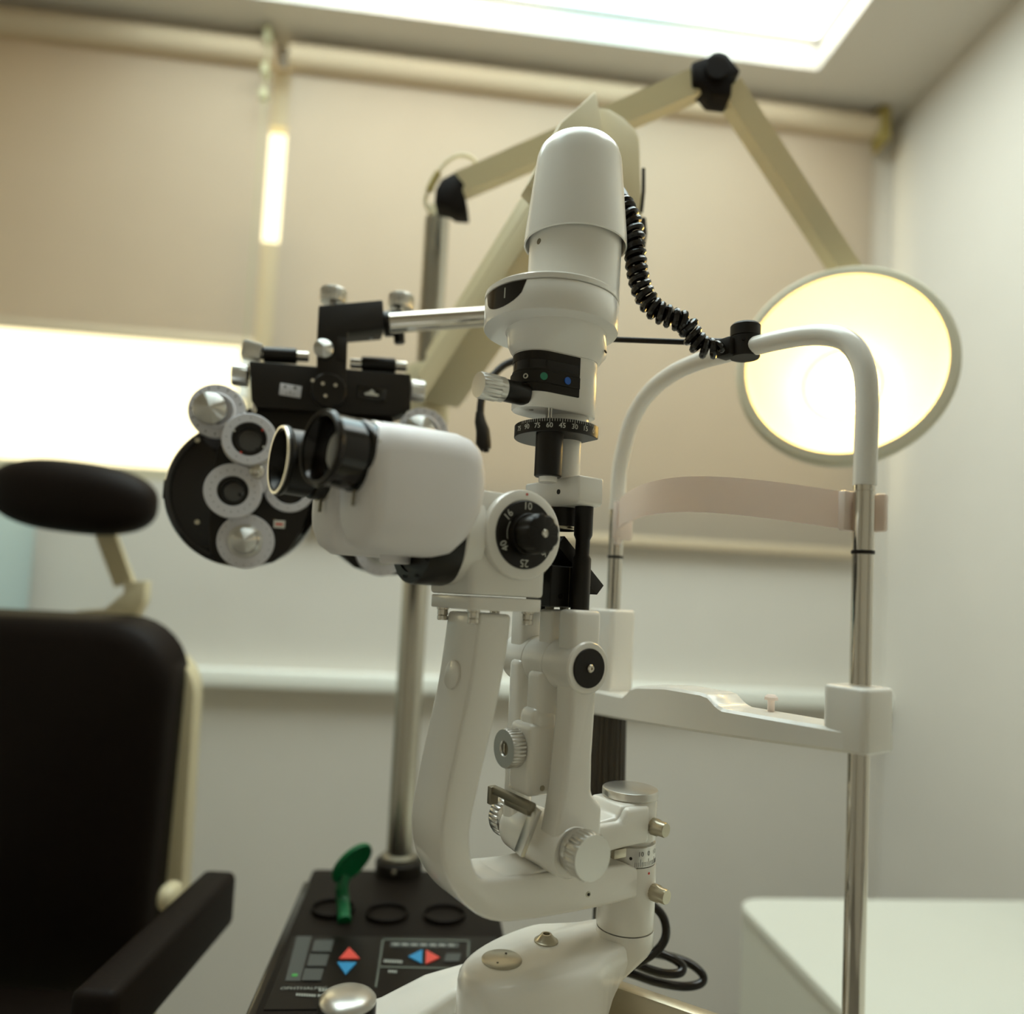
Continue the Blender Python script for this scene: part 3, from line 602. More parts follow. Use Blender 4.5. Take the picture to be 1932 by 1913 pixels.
# chin bar: bowed beam with raised chin plateau
def top_z(y):
    t = -y; P = [(-.13, 1.0505), (-.052, 1.0525), (-.046, 1.0560), (-.040, 1.0620), (-.028, 1.0655), (.0113, 1.0700), (.055, 1.0705), (.064, 1.0690), (.070, 1.0640), (.078, 1.0600), (.21, 1.0610)]
    for (a, b), (c, d) in zip(P, P[1:]):
        if t <= c: return b + (d - b) * (t - a) / (c - a)
    return P[-1][1]
rings = []
for i in range(81):
    y = .126 - (.126 + .203) * i / 80; bow = .013 * math.sin(PI * i / 80); x0 = CX - .0200 - bow; x1 = CX + .0170 - bow * .6; zt = top_z(y); zb = 1.0235 + (1.0445 - 1.0235) * i / 80
    f = .0025
    rings.append([(x0, y, zb + f), (x0, y, zt - f), (x0 + f, y, zt), (x1 - f, y, zt), (x1, y, zt - f), (x1, y, zb + f), (x1 - f, y, zb), (x0 + f, y, zb)])
cbm = obj('chin_bar', loft(rings), 'ivory_paint', CR, ang=40)
obj('post_socket', prism(rrect(.040, .0365, .006, 4, CX - .002, YN), 1.0440, 1.0930, 'z', .003, 3), 'ivory_paint', CR)
obj('post_socket', prism(rrect(.036, .040, .006, 4, CX - .001, YF), 1.0300, 1.1385, 'z', .003, 3), 'ivory_paint', CR)
obj('paper_peg', lathe([(0, 1.0590), (.0030, 1.0590), (.0030, 1.0695), (.0058, 1.0700), (.0055, 1.0725), (.0035, 1.0745), (0, 1.0748)], Matrix.Translation((CX + .002, -.104, 0)), 24), 'pink_white_plastic', CR, label='small pink peg for chin paper')
obj('height_sleeve', lathe([(0, .9400), (.0205, .9400), (.0212, .9430, 1), (.0212, .9480, 1), (.0196, 1.0225, 1), (.0185, 1.0250), (0, 1.0250)], Matrix.Translation((CX, YF, 0)), 120, .0016, 20), 'brown_rubber', CR)
obj('sleeve_foot', cyl((CX, YF, .915), (CX, YF, .9402), .0180, .001), 'black_satin', CR)
# fixation lamp holder on the arch
hp = Vector((CX, -.0655, 0))
fx = obj('fixation_lamp_holder', join(lathe([(0, 1.3800), (.0130, 1.3800), (.0138, 1.3810), (.0138, 1.3985), (.0132, 1.3990), (.0132, 1.3996), (.0138, 1.4000), (.0138, 1.4100), (.0120, 1.4120), (0, 1.4120)], Matrix.Translation(hp), 36), box(hp + Vector((-.012, .010, 1.3890)), (.016, .018, .018), .003)), 'black_satin', CR)
rodA = Vector((CX - .010, -.054, 1.3945)); rodB = sl(1040, 636, .735)
obj('fixation_rod', join(cyl(rodA, rodA + (rodB - rodA) * .12, .0046, .0005, 16), cyl(rodA, rodB, .0027, seg=12)), 'black_satin', CR)
obj('holder_screw', cyl(hp + Vector((-.012, -.0078, 1.393)), hp + Vector((-.0135, -.0095, 1.393)), .0014, seg=10), 'black_gloss', fx)

# ================================================================== CORDS
path = [sl(x, y, d) for x, y, d in ((1168, 372, .705), (1182, 400, .690), (1194, 430, .685), (1198, 470, .683), (1202, 510, .682), (1213, 550, .682), (1235, 583, .682), (1268, 600, .682), (1293, 610, .682), (1306, 632, .683), (1322, 652, .684), (1345, 659, .684), (1366, 652, .684))]
sp = spline(path, 60); co = []
tot = sum((b - a).length for a, b in zip(sp, sp[1:])); acc = 0; nrm = Vector((1, 0, 0)); NT = 27; prev = None
fine = []
for i in range(len(sp) - 1):
    for k in range(2): fine.append(sp[i].lerp(sp[i + 1], k / 2))
for i in range(len(fine) - 1):
    t = (fine[i + 1] - fine[i]).normalized(); nrm = (nrm - t * nrm.dot(t)).normalized(); bn = t.cross(nrm); acc += (fine[i + 1] - fine[i]).length
    a = 2 * PI * NT * acc / tot; u = acc / tot
    rr = .0072 * min(1, u * 14) * min(1, (1 - u) * 14 + .15)
    co.append(fine[i] + (nrm * math.cos(a) + bn * math.sin(a)) * rr)
cc = slab_of('coiled_cord', 'black coiled cord hanging from the lamp tower to the arched tube', 'cord')
obj('coil', tube(co, .0033, 8), 'black_gloss', cc)
obj('strain_relief', tube(spline([sl(1160, 350, .722), sl(1174, 366, .712), sl(1182, 390, .692), sl(1186, 412, .688)], 6), .0050, 12), 'black_paint', cc)
loop = [(1200, 1690, .755), (1226, 1704, .752), (1250, 1728, .752), (1257, 1760, .750), (1246, 1786, .748), (1222, 1806, .745), (1190, 1822, .742), (1165, 1822, .745), (1180, 1800, .77), (1230, 1796, .775), (1268, 1808, .77), (1288, 1824, .765), (1280, 1836, .760), (1250, 1836, .757), (1212, 1824, .757), (1180, 1808, .76),
        (1180, 1795, .785), (1240, 1800, .80), (1295, 1815, .795), (1325, 1838, .785), (1322, 1855, .780), (1290, 1861, .775), (1240, 1853, .772), (1195, 1838, .772), (1160, 1828, .775), (1130, 1835, .78), (1120, 1880, .80)]
pc = slab_of('power_cable', 'thick black cable looped behind the slit lamp base', 'cable')
obj('cable_loops', tube(spline([sl(*p) for p in loop], 8), .0044, 12), 'black_gloss', pc)
hg = [at(x, y, d) for x, y, d in ((1010, 655, .86), (985, 675, .85), (950, 690, .84), (922, 720, .83), (909, 752, .82), (906, 782, .815))]
hc = thing('hanging_plug', 'black plug dangling on its cable below the cream arm', 'cable', at(916, 848, .81))
obj('cable', tube(spline(hg, 8), .0042, 12), 'black_satin', hc, world=True)
obj('plug', join(tube([at(905, 778, .815), at(906, 795, .814), at(911, 812, .812), at(912, 835, .811), at(917, 848, .81)], [.0045, .0062, .0075, .0085, .0060], 16), cyl(at(917, 846, .81), at(918, 853, .81), .003, seg=10)), 'black_satin', hc, world=True)

# ================================================================== REFRACTION UNIT: console, pole, phoropter arm
CZ = .715
def cz(x, y, z=CZ): return at_z(x, y, z)
BL = cz(590, 1638)
CM = Matrix.Translation((BL.x, BL.y, 0)) @ Matrix.Rotation(RROT, 4, 'Z'); CMI = CM.inverted()     # console axes: x right, y away, origin back left corner
CWD, CDP = .275, .40
RU = thing('refraction_unit', 'black examination console with chrome pole and long cream arm', 'console', (BL.x + .13, BL.y - .2, 0), RROT)
obj('console_case', xf(box2((0, -CDP, CZ - .030), (CWD, 0, CZ), .006, 3), CM), 'console_black', RU, world=True)
obj('console_edge', xf(join(box2((-.004, -CDP - .004, CZ - .012), (.0060, -.055, CZ + .0012), .002, 3)), CM), 'black_gloss', RU, world=True)
obj('pedestal', xf(join(box2((.05, -.27, .06), (.20, -.04, CZ - .030), .01), box2((.0, -.30, 0), (CWD, .05, .06), .02)), CM), 'cream_paint', RU, world=True)
fp = CMI @ cz(480, 1768); py1 = (CMI @ cz(700, 1768)).y
pan = obj('control_panel', xf(box2((.012, -CDP + .012, CZ), (CWD - .012, py1, CZ + .0012), .0004, 1), CM), 'panel_black', RU, world=True)
def tpoly(px, h0=.0012, h1=.0022): return prism([(p.x, p.y) for p in [cz(x, y, CZ + h1) for x, y in px]], CZ + h0, CZ + h1, 'z')
def sub(nm, px, m, h1=.0024): return obj(nm, tpoly(px, .0010, h1), m, pan, world=True)
sub('arrow_key', [(659, 1787), (679, 1808), (640, 1808)], 'red_button'); sub('arrow_key', [(636, 1815), (673, 1815), (652, 1838)], 'blue_button')
sub('arrow_key', [(770, 1804), (797, 1791), (796, 1817)], 'blue_button'); sub('arrow_key', [(804, 1792), (830, 1806), (803, 1818)], 'red_button')
def pquad(x, y, w, h, sk): return [(x - w / 2 + sk, y - h / 2), (x + w / 2 + sk, y - h / 2), (x + w / 2 - sk, y + h / 2), (x - w / 2 - sk, y + h / 2)]
for x, y in ((609, 1784), (600, 1811), (590, 1838)): sub('key', pquad(x, y, 36, 22, 3), 'grey_button')
sub('key', pquad(854, 1806, 28, 15, 2), 'grey_button')
sub('display', pquad(563, 1808, 28, 84, 11), 'grey_button', .0018)
sub('power_led', pquad(556, 1839, 10, 4, 1), 'green_led')
lines = [tpoly(q, .0010, .0018) for q in ([(721, 1770), (725, 1770), (711, 1862), (707, 1862)], [(721, 1770), (886, 1773), (886, 1776), (721, 1773)], [(883, 1773), (887, 1773), (885, 1806), (881, 1806)], [(714, 1822), (880, 1826), (880, 1829), (714, 1825)])]
obj('panel_lines', join(*lines), 'panel_line', pan, world=True)
sub('marking_strip', [(737, 1777), (866, 1779), (865, 1788), (735, 1786)], 'grey_button', .0017)
def ptext(s, x, y, size): p = cz(x, y, CZ + .0026); return text(s, size, Matrix.Translation(p) @ Matrix.Rotation(RROT, 4, 'Z'))
def pword(x0, x1, y, h, n, sl=.06):                                  # print too small to read: a row of tiny strokes
    out = []
    for k in range(n):
        a = x0 + (x1 - x0) * k / n; w = (x1 - x0) / n * .72; yy = y + (a - x0) * sl
        out.append(tpoly([(a, yy - h / 2), (a + w, yy - h / 2), (a + w - .5, yy + h / 2), (a - .5, yy + h / 2)], .0010, .0020))
    return out
pt_ = [ptext('OPHTHALMIC', 573, 1864.5, .0078)] + pword(602, 626, 1867, 6, 4) + pword(559, 597, 1876, 4.5, 8) + pword(600, 640, 1878, 4.5, 8) + pword(725, 760, 1812.5, 5, 8) + pword(733, 750, 1832, 4.5, 4)
for k in range(7): pt_ += pword(742 + 17.5 * k, 753 + 17.5 * k, 1781 + k * .3, 4, 3)
for x, y in ((602, 1784), (590, 1811), (581, 1838), (848, 1806)): pt_ += pword(x, x + (20 if x != 848 else 13), y, 5, 4)
obj('panel_lettering', join(*pt_), 'panel_print', pan, world=True, kind='stuff')
for x, y in ((628, 1718), (730, 1727), (838, 1729)):
    p = cz(x, y); obj('holder_well', lathe([(.0285, CZ - .001), (.0285, CZ + .0052), (.0275, CZ + .006), (.0262, CZ + .0052), (.0255, CZ + .0008), (0, CZ + .0004)], Matrix.Translation((p.x, p.y, 0)), 40), 'console_black', RU, world=True)
pb = cz(752, 1646)
PXY = Vector((pb.x, pb.y, 0))
def pz(y):
    lo, hi = 0.3, 2.6
    for _ in range(40):
        m = (lo + hi) / 2; v = Vector((PXY.x, PXY.y, m)) - CAM; yy = PPY - FPX * v.dot(UPV) / v.dot(FWD)
        if yy > y: lo = m
        else: hi = m
    return m
zt = pz(415)
obj('pole', lathe([(0, CZ), (.0205, CZ), (.0205, 1.26), (.0198, 1.262), (.0198, zt), (0, zt)], Matrix.Translation(PXY), 40), 'pole_chrome', RU, world=True)
obj('pole_flange', join(lathe([(0, CZ), (.036, CZ), (.036, CZ + .018), (.033, CZ + .022), (.0, CZ + .022)], Matrix.Translation(PXY), 40)), 'black_satin', RU, world=True)
obj('flange_ring', lathe([(.020, CZ + .022), (.028, CZ + .022), (.028, CZ + .027), (.0206, CZ + .030)], Matrix.Translation(PXY), 40), 'bronze_metal', RU, world=True)
q = PXY + Vector((-.002, -.037, CZ + .012)); obj('flange_screw', lathe([(0, 0), (.004, 0), (.003, .002), (0, .002)], axm(q, (0, -1, .1)), 16), 'chrome', RU, world=True)
# long box arm rising from the pole to the elbow
A = Vector((PXY.x + .02, PXY.y - .03, pz(745))); B = at(1118, 296, .87)
D = (B - A).normalized(); H = Vector((D.y, -D.x, 0)).normalized(); V = H.cross(D).normalized()
def beam(p0, p1, hw, hh, off=Vector((0, 0, 0)), bev=.002):
    L = (p1 - p0).length; bm = box((0, 0, L / 2), (hw * 2, hh * 2, L), bev); return xf(bm, Matrix.Translation(p0 + off) @ Matrix((H, V, D)).transposed().to_4x4())
ar = obj('phoropter_arm', beam(A, B, .030, .030), 'cream_paint', RU, world=True)
obj('arm_cover', beam(A + D * .02, B + D * .012, .027, .012, off=V * .042 - H * .006), 'cream_paint', ar, world=True)
obj('arm_seam', beam(A, B, .0305, .0015, off=V * .012), 'cream_paint', ar, world=True)
obj('arm_lower_rail', beam(A + D * .01, B - D * .02, .0315, .0015, off=-V * .028), 'cream_paint', ar, world=True)
obj('pole_clamp', join(lathe([(.0, pz(800)), (.034, pz(800)), (.036, pz(790)), (.036, pz(705)), (.034, pz(695)), (0, pz(695))], Matrix.Translation(PXY), 40)), 'cream_paint', RU, world=True)
# elbow housing: a rounded-top plate box with a pointed cheek
e0, e1 = at(1128, 215, .86), at(1214, 250, .86)
eb = at(1170, 300, .875); EM = axm(eb, (.30, -.95, 0), (.95, .30, 0))         # x right, y up, z towards camera
def ep(x, y): v = EM.inverted() @ at(x, y, .875); return (v.x, v.y)
pl = [ep(1124, 208), ep(1150, 207), ep(1180, 218), ep(1205, 236), ep(1214, 252), ep(1217, 412), ep(1150, 440), ep(1110, 440)]
obj('elbow_housing', xf(prism(pl, -.06, .0, 'z', .002), EM), 'cream_paint', RU, world=True)
ck = [ep(1103, 204), ep(1120, 290), ep(1126, 440), ep(1010, 440), ep(962, 400), ep(1030, 276)]
obj('elbow_cheek', xf(prism(ck, -.004, .022, 'z', .0015), EM), 'cream_paint', RU, world=True)
obj('elbow_gap', xf(prism([ep(1104, 196), ep(1124, 206), ep(1122, 420), ep(1112, 420)], -.05, -.012, 'z'), EM), 'cream_paint', RU, world=True)
obj('elbow_stem', join(cyl(at(1092, 420, .90), at(1085, 600, .905), .018)), 'chrome', RU, world=True)
obj('elbow_cord', join(tube([at(1214, 318, .868), at(1214, 360, .868), at(1210, 400, .868)], .0022, 8), tube([at(1214, 412, .87), at(1213, 440, .87), at(1209, 482, .87)], [.003, .005, .0035], 10)), 'black_satin', RU, world=True)
rl, rr_ = at(735, 610, .885), at(1095, 585, .905)
obj('phoropter_rod', cyl(rl, rr_, .0118, .001), 'chrome', RU, world=True)

# green occluder paddle standing in a well
g0 = cz(650, 1742); gd = at(664, 1628, 1.0)
gp = thing('occluder_paddle', 'green plastic eye occluder paddle standing in the console', 'occluder', g0)
ga = (gd - at(650, 1730, .985)).normalized()
u_ = Vector((.62, .1, .78)).normalized(); v_ = Vector((-.42, -.80, .36)); v_ = (v_ - u_ * v_.dot(u_)).normalized(); n_ = u_.cross(v_)
obj('paddle_disc', xf(lathe([(0, -.0015), (.024, -.0015), (.027, -.003), (.028, 0), (.027, .003), (.024, .0015), (0, .0015)], None, 40), Matrix.Translation(gd) @ Matrix((u_ * 1.15, v_, n_)).transposed().to_4x4()), 'green_plastic', gp, world=True)
obj('paddle_handle', tube(spline([g0 + Vector((0, 0, .002)), at(647, 1700, .990), at(645, 1672, .995), at(652, 1650, 1.0)], 5), .0085, 14), 'green_plastic', gp, world=True)

# ================================================================== EXAMINATION LAMP on a jointed arm
P0 = Vector((PXY.x, PXY.y, zt))
EL = thing('examination_lamp', 'round lit examination lamp on a jointed cream arm', 'lamp', P0)
a0, a1 = at(868, 352, 1.13), at(1318, 158, 1.0)
obj('lower_arm', tube([a0, a1], 0, sq=(.0165, .0165), up=(0, -.3, 1)), 'cream_paint', EL, world=True, ang=20)
ax = Vector((.40, .90, -.06)).normalized(); oc = at(1590, 684, 1.0); LM = axm(oc, ax)
jc = at(1345, 160, .995); lt = at(1372, 168, 1.0); le = LM @ Vector((.150, .012, .078))
obj('upper_arm', tube([lt, le], 0, sq=(.0150, .0150), up=(0, -.3, 1)), 'cream_paint', EL, world=True, ang=20)
JM = axm(jc, (0, -1, 0), (1, 0, 0))
def jp(c, pts, d): M = axm(c, (0, -1, 0), (1, 0, 0)).inverted(); return [((M @ at(x, y, d)).x, (M @ at(x, y, d)).y) for x, y in pts]
poly = jp(jc, [(1299, 134), (1330, 122), (1340, 114), (1352, 112), (1366, 117), (1391, 151), (1376, 160), (1372, 200), (1335, 196), (1322, 178), (1303, 172)], .995)
obj('elbow_joint', xf(prism(poly, -.018, .018, 'z', .003), JM), 'console_black', EL, world=True)
obj('elbow_bolt', xf(lathe([(0, .018), (.016, .018), (.015, .022), (0, .022)], None, 28), Matrix.Translation(at(1345, 148, .995) - jc) @ JM), 'console_black', EL, world=True)
jb = at(855, 375, 1.13)
poly = jp(jb, [(866, 333), (885, 360), (873, 368), (880, 385), (885, 412), (858, 410), (846, 402), (822, 397), (824, 370), (834, 350)], 1.13)
obj('pole_joint', xf(prism(poly, -.02, .02, 'z', .003), axm(jb, (0, -1, 0), (1, 0, 0))), 'console_black', EL, world=True)
obj('pole_plug', cyl(P0 - Vector((0, 0, .004)), P0 + Vector((0, 0, .02)), .016), 'cream_paint', EL, world=True)
obj('wire', tube(spline([at(x, y, 1.12) for x, y in ((905, 318), (890, 298), (868, 293), (845, 303), (822, 330), (806, 362), (803, 385), (815, 405))], 6), .0030, 8), 'cream_paint', EL, world=True)
obj('wire_sleeve', tube(spline([at(x, y, 1.117) for x, y in ((827, 326), (816, 345), (810, 360))], 5), .0055, 10), 'olive_bracket', EL, world=True)
ro = .1255
sh = obj('lamp_shade', lathe([(ro, 0), (ro + .0100, .001), (ro + .0140, .006), (ro + .0150, .014), (ro + .0110, .036), (ro - .003, .064), (ro - .028, .090), (ro - .064, .112), (.040, .122), (.036, .150), (.026, .158), (0, .158), ], LM, 72), 'lamp_shell', EL, world=True)
obj('shade_inside', lathe([(ro + .0002, .0005), (ro - .001, .018), (ro - .010, .052), (ro - .034, .080), (ro - .066, .102), (.036, .108), (0, .109)], LM, 72), 'lamp_inside', sh, world=True)
obj('bulb', lathe([(0, .040), (.020, .043), (.033, .053), (.036, .066), (.032, .080), (.020, .094), (.016, .108)], LM, 40), 'lamp_bulb', EL, world=True)
obj('inner_ring', lathe([(.050, .094), (.052, .092), (.054, .094)], LM, 48), 'bronze_metal', sh, world=True)
obj('lamp_yoke', tube([le + Vector((0, 0, .012)), LM @ Vector((.112, .004, .083)), LM @ Vector((.085, 0, .102))], .011, 14), 'cream_paint', EL, world=True)

# ================================================================== PHOROPTER
PC = at(607, 850, .90); PR = -math.atan2(PC.x, PC.y)
zb = at(607, 1075, .90).z
PH = thing('phoropter', 'black phoropter with grey numbered dials hanging from the chrome rod', 'phoropter', (PC.x, PC.y, zb), PR)
PM = Matrix.Translation((PC.x, PC.y, 0)) @ Matrix.Rotation(PR, 4, 'Z'); PI_ = PM.inverted(); PN = PM.to_3x3() @ Vector((0, 1, 0))
def ph(x, y, off=0.0): return PI_ @ on_plane(x, y, PM @ Vector((0, off, PC.z)), PN)
FR = Vector((0, -1, 0))
sc = .90 / 1400
def dialset(sx, px, py, r, off, parts):
    c = ph(px, py, off); c.x = c.x * sx; return c
def pdisc(name, c, prof, m, par, seg=48, fl=0, nf=0): return obj(name, lathe(prof, axm(c, FR, (1, 0, 0)), seg, fl, nf), m, par)
def ticks(c, r, n, off, h=.0012):
    out = []
    for k in range(n):
        a = 2 * PI * k / n; out.append(box(c + Vector((r * math.cos(a), -off, r * math.sin(a))), (h, .0002, h * 2), rot=Matrix.Rotation(-a + PI / 2, 3, 'Y')))
    return join(*out)
def mir(P, sx): return [(sx * a, b) for a, b in P]
for sx in (1, -1):
    wc = ph(460, 932, 0); wc.x *= sx
    wg = obj('battery_disc', lathe([(0, .0), (.080, .0), (.0845, .003), (.0862, .008), (.0862, .040), (.083, .046), (0, .046)], axm((wc.x, -.012, wc.z), (0, 1, 0), (1, 0, 0)), 72), 'black_gloss', PH)
    obj('disc_rim', lathe([(.0772, -.0010), (.0800, -.0014), (.0838, .0020), (.0825, .0030)], axm((wc.x, -.012, wc.z), (0, 1, 0), (1, 0, 0)), 72), 'black_gloss', wg)
    fpoly = [(470, 775), (600, 772), (601, 860), (588, 945), (570, 1000), (545, 1040), (515, 1062), (450, 1068), (415, 1062), (400, 1045), (397, 1000), (400, 930), (412, 850), (440, 812)]
    fpp = [(sx * q.x, q.z) for q in [ph(x, y, -.012) for x, y in fpoly]]
    obj('front_plate', prism(fpp, -.026, -.010, 'y', .002), 'black_satin', wg)
    for (x, y) in ((372, 830), (372, 985)):
        c = ph(x, y, -.012); c.x *= sx; pdisc('plate_screw', c, [(0, 0), (.0032, 0), (.0028, .0012), (0, .0016)], 'nickel', wg, 16)
    # upper rotary dial with conical knob
    c = ph(409, 775, -.040); c.x *= sx
    dl = pdisc('sphere_dial', c, [(0, -.012), (.0300, -.012), (.0306, -.010), (.0306, -.002), (.0298, 0), (0, 0)], 'dial_face', PH)
    obj('dial_marks', ticks(c, .0262, 16, .0002), 'dark_print', dl)
    pdisc('dial_hub', c, [(.020, 0), (.0205, .002), (.019, .004), (.017, .004)], 'dial_face', dl)
    pdisc('dial_knob', c + Vector((-.006, 0, 0)), [(.0178, .000), (.0178, .011), (.0174, .0124), (.0170, .0127), (.0012, .0190), (0, .0192)], 'turned_metal', dl, 48)
    # cross-cylinder rings
    for (x, y, r, ri, off, nm) in ((470, 828, .0288, .0190, -.052, 'cross_cylinder_ring'), (439, 926, .0305, .0168, -.044, 'axis_ring'), (546, 920, .0280, .0190, -.030, 'sight_ring')):
        c = ph(x, y, off); c.x *= sx
        rg = pdisc(nm, c, [(ri, -.010), (r, -.010), (r + .0006, -.008), (r + .0006, -.0015), (r - .0005, 0), (ri + .0005, 0), (ri, -.001), (ri, -.010)], 'dial_face', PH)
        obj('ring_marks', ticks(c, (r + ri) / 2, 20 if ri < .018 else 12, .0002, .0008), 'dark_print', rg)
        pdisc('bore', c, [(ri, -.001), (ri * .98, -.004), (ri * .72, -.0045), (ri * .70, -.008), (0, -.0085)], 'black_paint', rg)
        pdisc('bore_lens', c, [(ri * .70, -.0078), (ri * .35, -.0065), (0, -.006)], 'lens_glass', rg)
        if nm == 'cross_cylinder_ring':
            for a, m in ((20, 'red_print'), (225, 'red_print'), (135, 'white_print'), (-45, 'white_print')):
                q = c + Vector((sx * ri * .93 * math.cos(R(a + 20)), -.0002, ri * .93 * math.sin(R(a + 20)))); obj('axis_dot', cyl(q, q + FR * .0006, .0012, seg=10), m, rg)
            pdisc('gear_rim', c + Vector((0, .0105, 0)), [(.020, -.004), (.0305, -.004), (.0305, .0), (.020, 0)], 'satin_silver', rg)
    # pivot plate with ball
    pv = [(470, 885), (505, 862), (513, 905), (498, 930), (490, 930), (478, 905)]
    pp = [(sx * q.x, q.z) for q in [ph(x, y, -.036) for x, y in pv]]
    pvp = obj('pivot_plate', prism(pp, -.040, -.034, 'y', .0012), 'dial_face', PH)
    c = ph(485, 890, -.040); c.x *= sx; pdisc('pivot_ball', c, [(.0085, 0), (.0090, .003), (.0075, .008), (.004, .0105), (0, .011)], 'chrome', pvp, 32)
    # lower dial
    c = ph(463, 1021, -.036); c.x *= sx
    dl = pdisc('power_dial', c, [(0, -.010), (.0305, -.010), (.0311, -.008), (.0311, -.002), (.0303, 0), (0, 0)], 'dial_face', PH)
    obj('dial_marks', ticks(c, .0270, 20, .0002, .0007), 'dark_print', dl)
    pdisc('dial_knob', c, [(.0190, 0), (.0185, .002), (.0155, .003), (.0150, .006), (.0145, .0065), (.0135, .014), (.0130, .0160), (.0125, .0164), (.001, .0212), (0, .0214)], 'turned_metal', dl, 48)
    # side tab and label
    c = ph(322, 925, .005); c.x *= sx; obj('side_tab', box(c, (.014, .016, .022), .001), 'black_paint', wg)
    c = ph(527, 989, -.026); c.x *= sx; tg = obj('small_tag', box(c + Vector((0, -.0003, 0)), (.0125, .0012, .0090), .0003), 'white_print', wg)
    obj('tag_print', box(c + Vector((0, -.0011, 0)), (.008, .0004, .0022)), 'red_print', tg)
# upper body
b0 = [(472, 686), (590, 694), (590, 768), (600, 790), (484, 770), (474, 700)]
def hpoly(pts, off): return [(q.x, q.z) for q in [ph(x, y, off) for x, y in pts]]
ub = obj('upper_body', prism(hpoly([(472, 688), (772, 712), (772, 778), (740, 790), (486, 774), (476, 762)], -.02), -.036, .012, 'y', .002), 'black_satin', PH)
obj('lower_bridge', prism(hpoly([(500, 770), (742, 784), (735, 830), (505, 822)], -.02), -.022, .010, 'y', .001), 'black_paint', PH)
c = ph(548, 737, -.036); lb_ = obj('scale_window', box(c + Vector((0, -.0004, 0)), (.024, .0014, .0140), .0004, rot=Matrix.Rotation(R(3), 3, 'Y')), 'dial_face', ub)
obj('window_marks', join(*[box(c + Vector((dx, -.0013, dz)), (w_, .0004, h_)) for dx, dz, w_, h_ in ((-.006, .0035, .0024, .003), (.005, .0035, .003, .003), (0, -.003, .001, .004), (-.004, -.004, .001, .002), (.004, -.004, .001, .002))]), 'dark_print', lb_)
c = ph(701, 743, -.036); np_ = obj('name_plate', box(c + Vector((0, -.0004, 0)), (.034, .0024, .0150), .0006, rot=Matrix.Rotation(R(3), 3, 'Y')), 'black_gloss', ub)
obj('name_plate_emblem', join(box(c + Vector((0, -.0019, -.0012)), (.016, .0003, .0022)), box(c + Vector((-.0005, -.0019, .0014)), (.008, .0003, .0016)), cyl(c + Vector((0, -.0018, .0034)), c + Vector((0, -.0021, .0034)), .0013, seg=12)), 'white_print', np_)
for (x, y, s_) in ((470, 709, -1), (772, 736, 1)):
    c = ph(x, y, -.012); obj('pupil_knob', lathe([(.006, 0), (.0125, .001, 1), (.0135, .002, 1), (.0135, .016, 1), (.0125, .0185), (0, .019)], axm(c, (s_, 0, 0)), 60, .0006, 20), 'satin_silver', PH)
for (x, y, x2) in ((497, 669, 560), (682, 687, 746)):
    a, b_ = ph(x, y, -.008), ph(x2, y + (x2 - x) * .055, -.008)
    tb_ = obj('level_tube', cyl(a, b_, .0095, .001), 'black_paint', PH)
    u = (b_ - a).normalized(); obj('tube_end', join(cyl(a - u * .014, a, .0062, .0005), cyl(b_, b_ + u * .014, .0062, .0005)), 'chrome', tb_)
c = ph(476, 663, -.008); obj('adjust_block', box(c, (.023, .020, .021), .0035, rot=Matrix.Rotation(R(8), 3, 'Y')), 'satin_silver', PH)
for (x, y) in ((512, 768), (748, 778)):
    c = ph(x - 30 if x < 600 else x + 20, y - 15, -.030); obj('corner_pin', cyl(c, c + Vector((0, 0, -.016)), .0032, seg=14), 'chrome', PH)
# hanger bracket
hb_ = obj('hanger_bracket', prism(hpoly([(601, 585), (720, 574), (724, 627), (655, 633), (652, 740), (640, 758), (612, 760), (597, 745), (598, 640)], -.03), -.046, .000, 'y', .002), 'black_satin', PH)
obj('bracket_slot', box(ph(688, 634, -.012), (.020, .012, .004)), 'black_gloss', hb_)
obj('stem_strip', box(ph(645, 657, -.0465), (.010, .0015, .026), .0003), 'black_satin', hb_)
obj('stem_boss', lathe([(0, 0), (.0200, 0), (.0200, .005), (.0185, .007), (0, .007)], axm(ph(620, 738, -.046), FR)), 'black_paint', hb_)
for (x, y) in ((590, 718), (609, 724), (633, 727), (614, 747)):
    obj('boss_screw', lathe([(0, 0), (.0028, 0), (.0022, .0014), (0, .0016)], axm(ph(x, y, -.053), FR), 14), 'chrome', hb_)
obj('tilt_screw', lathe([(.004, 0), (.0108, .0005), (.0112, .002), (.0112, .006), (.0106, .0070), (.0102, .0073), (.001, .0112), (0, .0114)], axm(ph(610, 660, -.046), FR), 40), 'turned_metal', hb_)
for (x, y) in ((629, 560), (757, 568)):
    c = ph(x, y, -.012); dz = -.010 if x < 700 else -.012
    obj('lock_knob', lathe([(.0045, dz - .004), (.0045, dz + .001), (.0150, dz + .002, 1), (.0158, dz + .004, 1), (.0158, dz + .017, 1), (.0148, dz + .019), (0, dz + .0195)], Matrix.Translation(c), 60, .0007, 20), 'satin_silver', PH)
ca, cb_ = ph(722, 612, -.012), ph(760, 609, -.012)
obj('rod_collar', join(cyl(ca, cb_, .0155, .002), cyl(ph(752, 625, -.012), ph(754, 648, -.012), .007, .001, 20)), 'black_paint', PH)

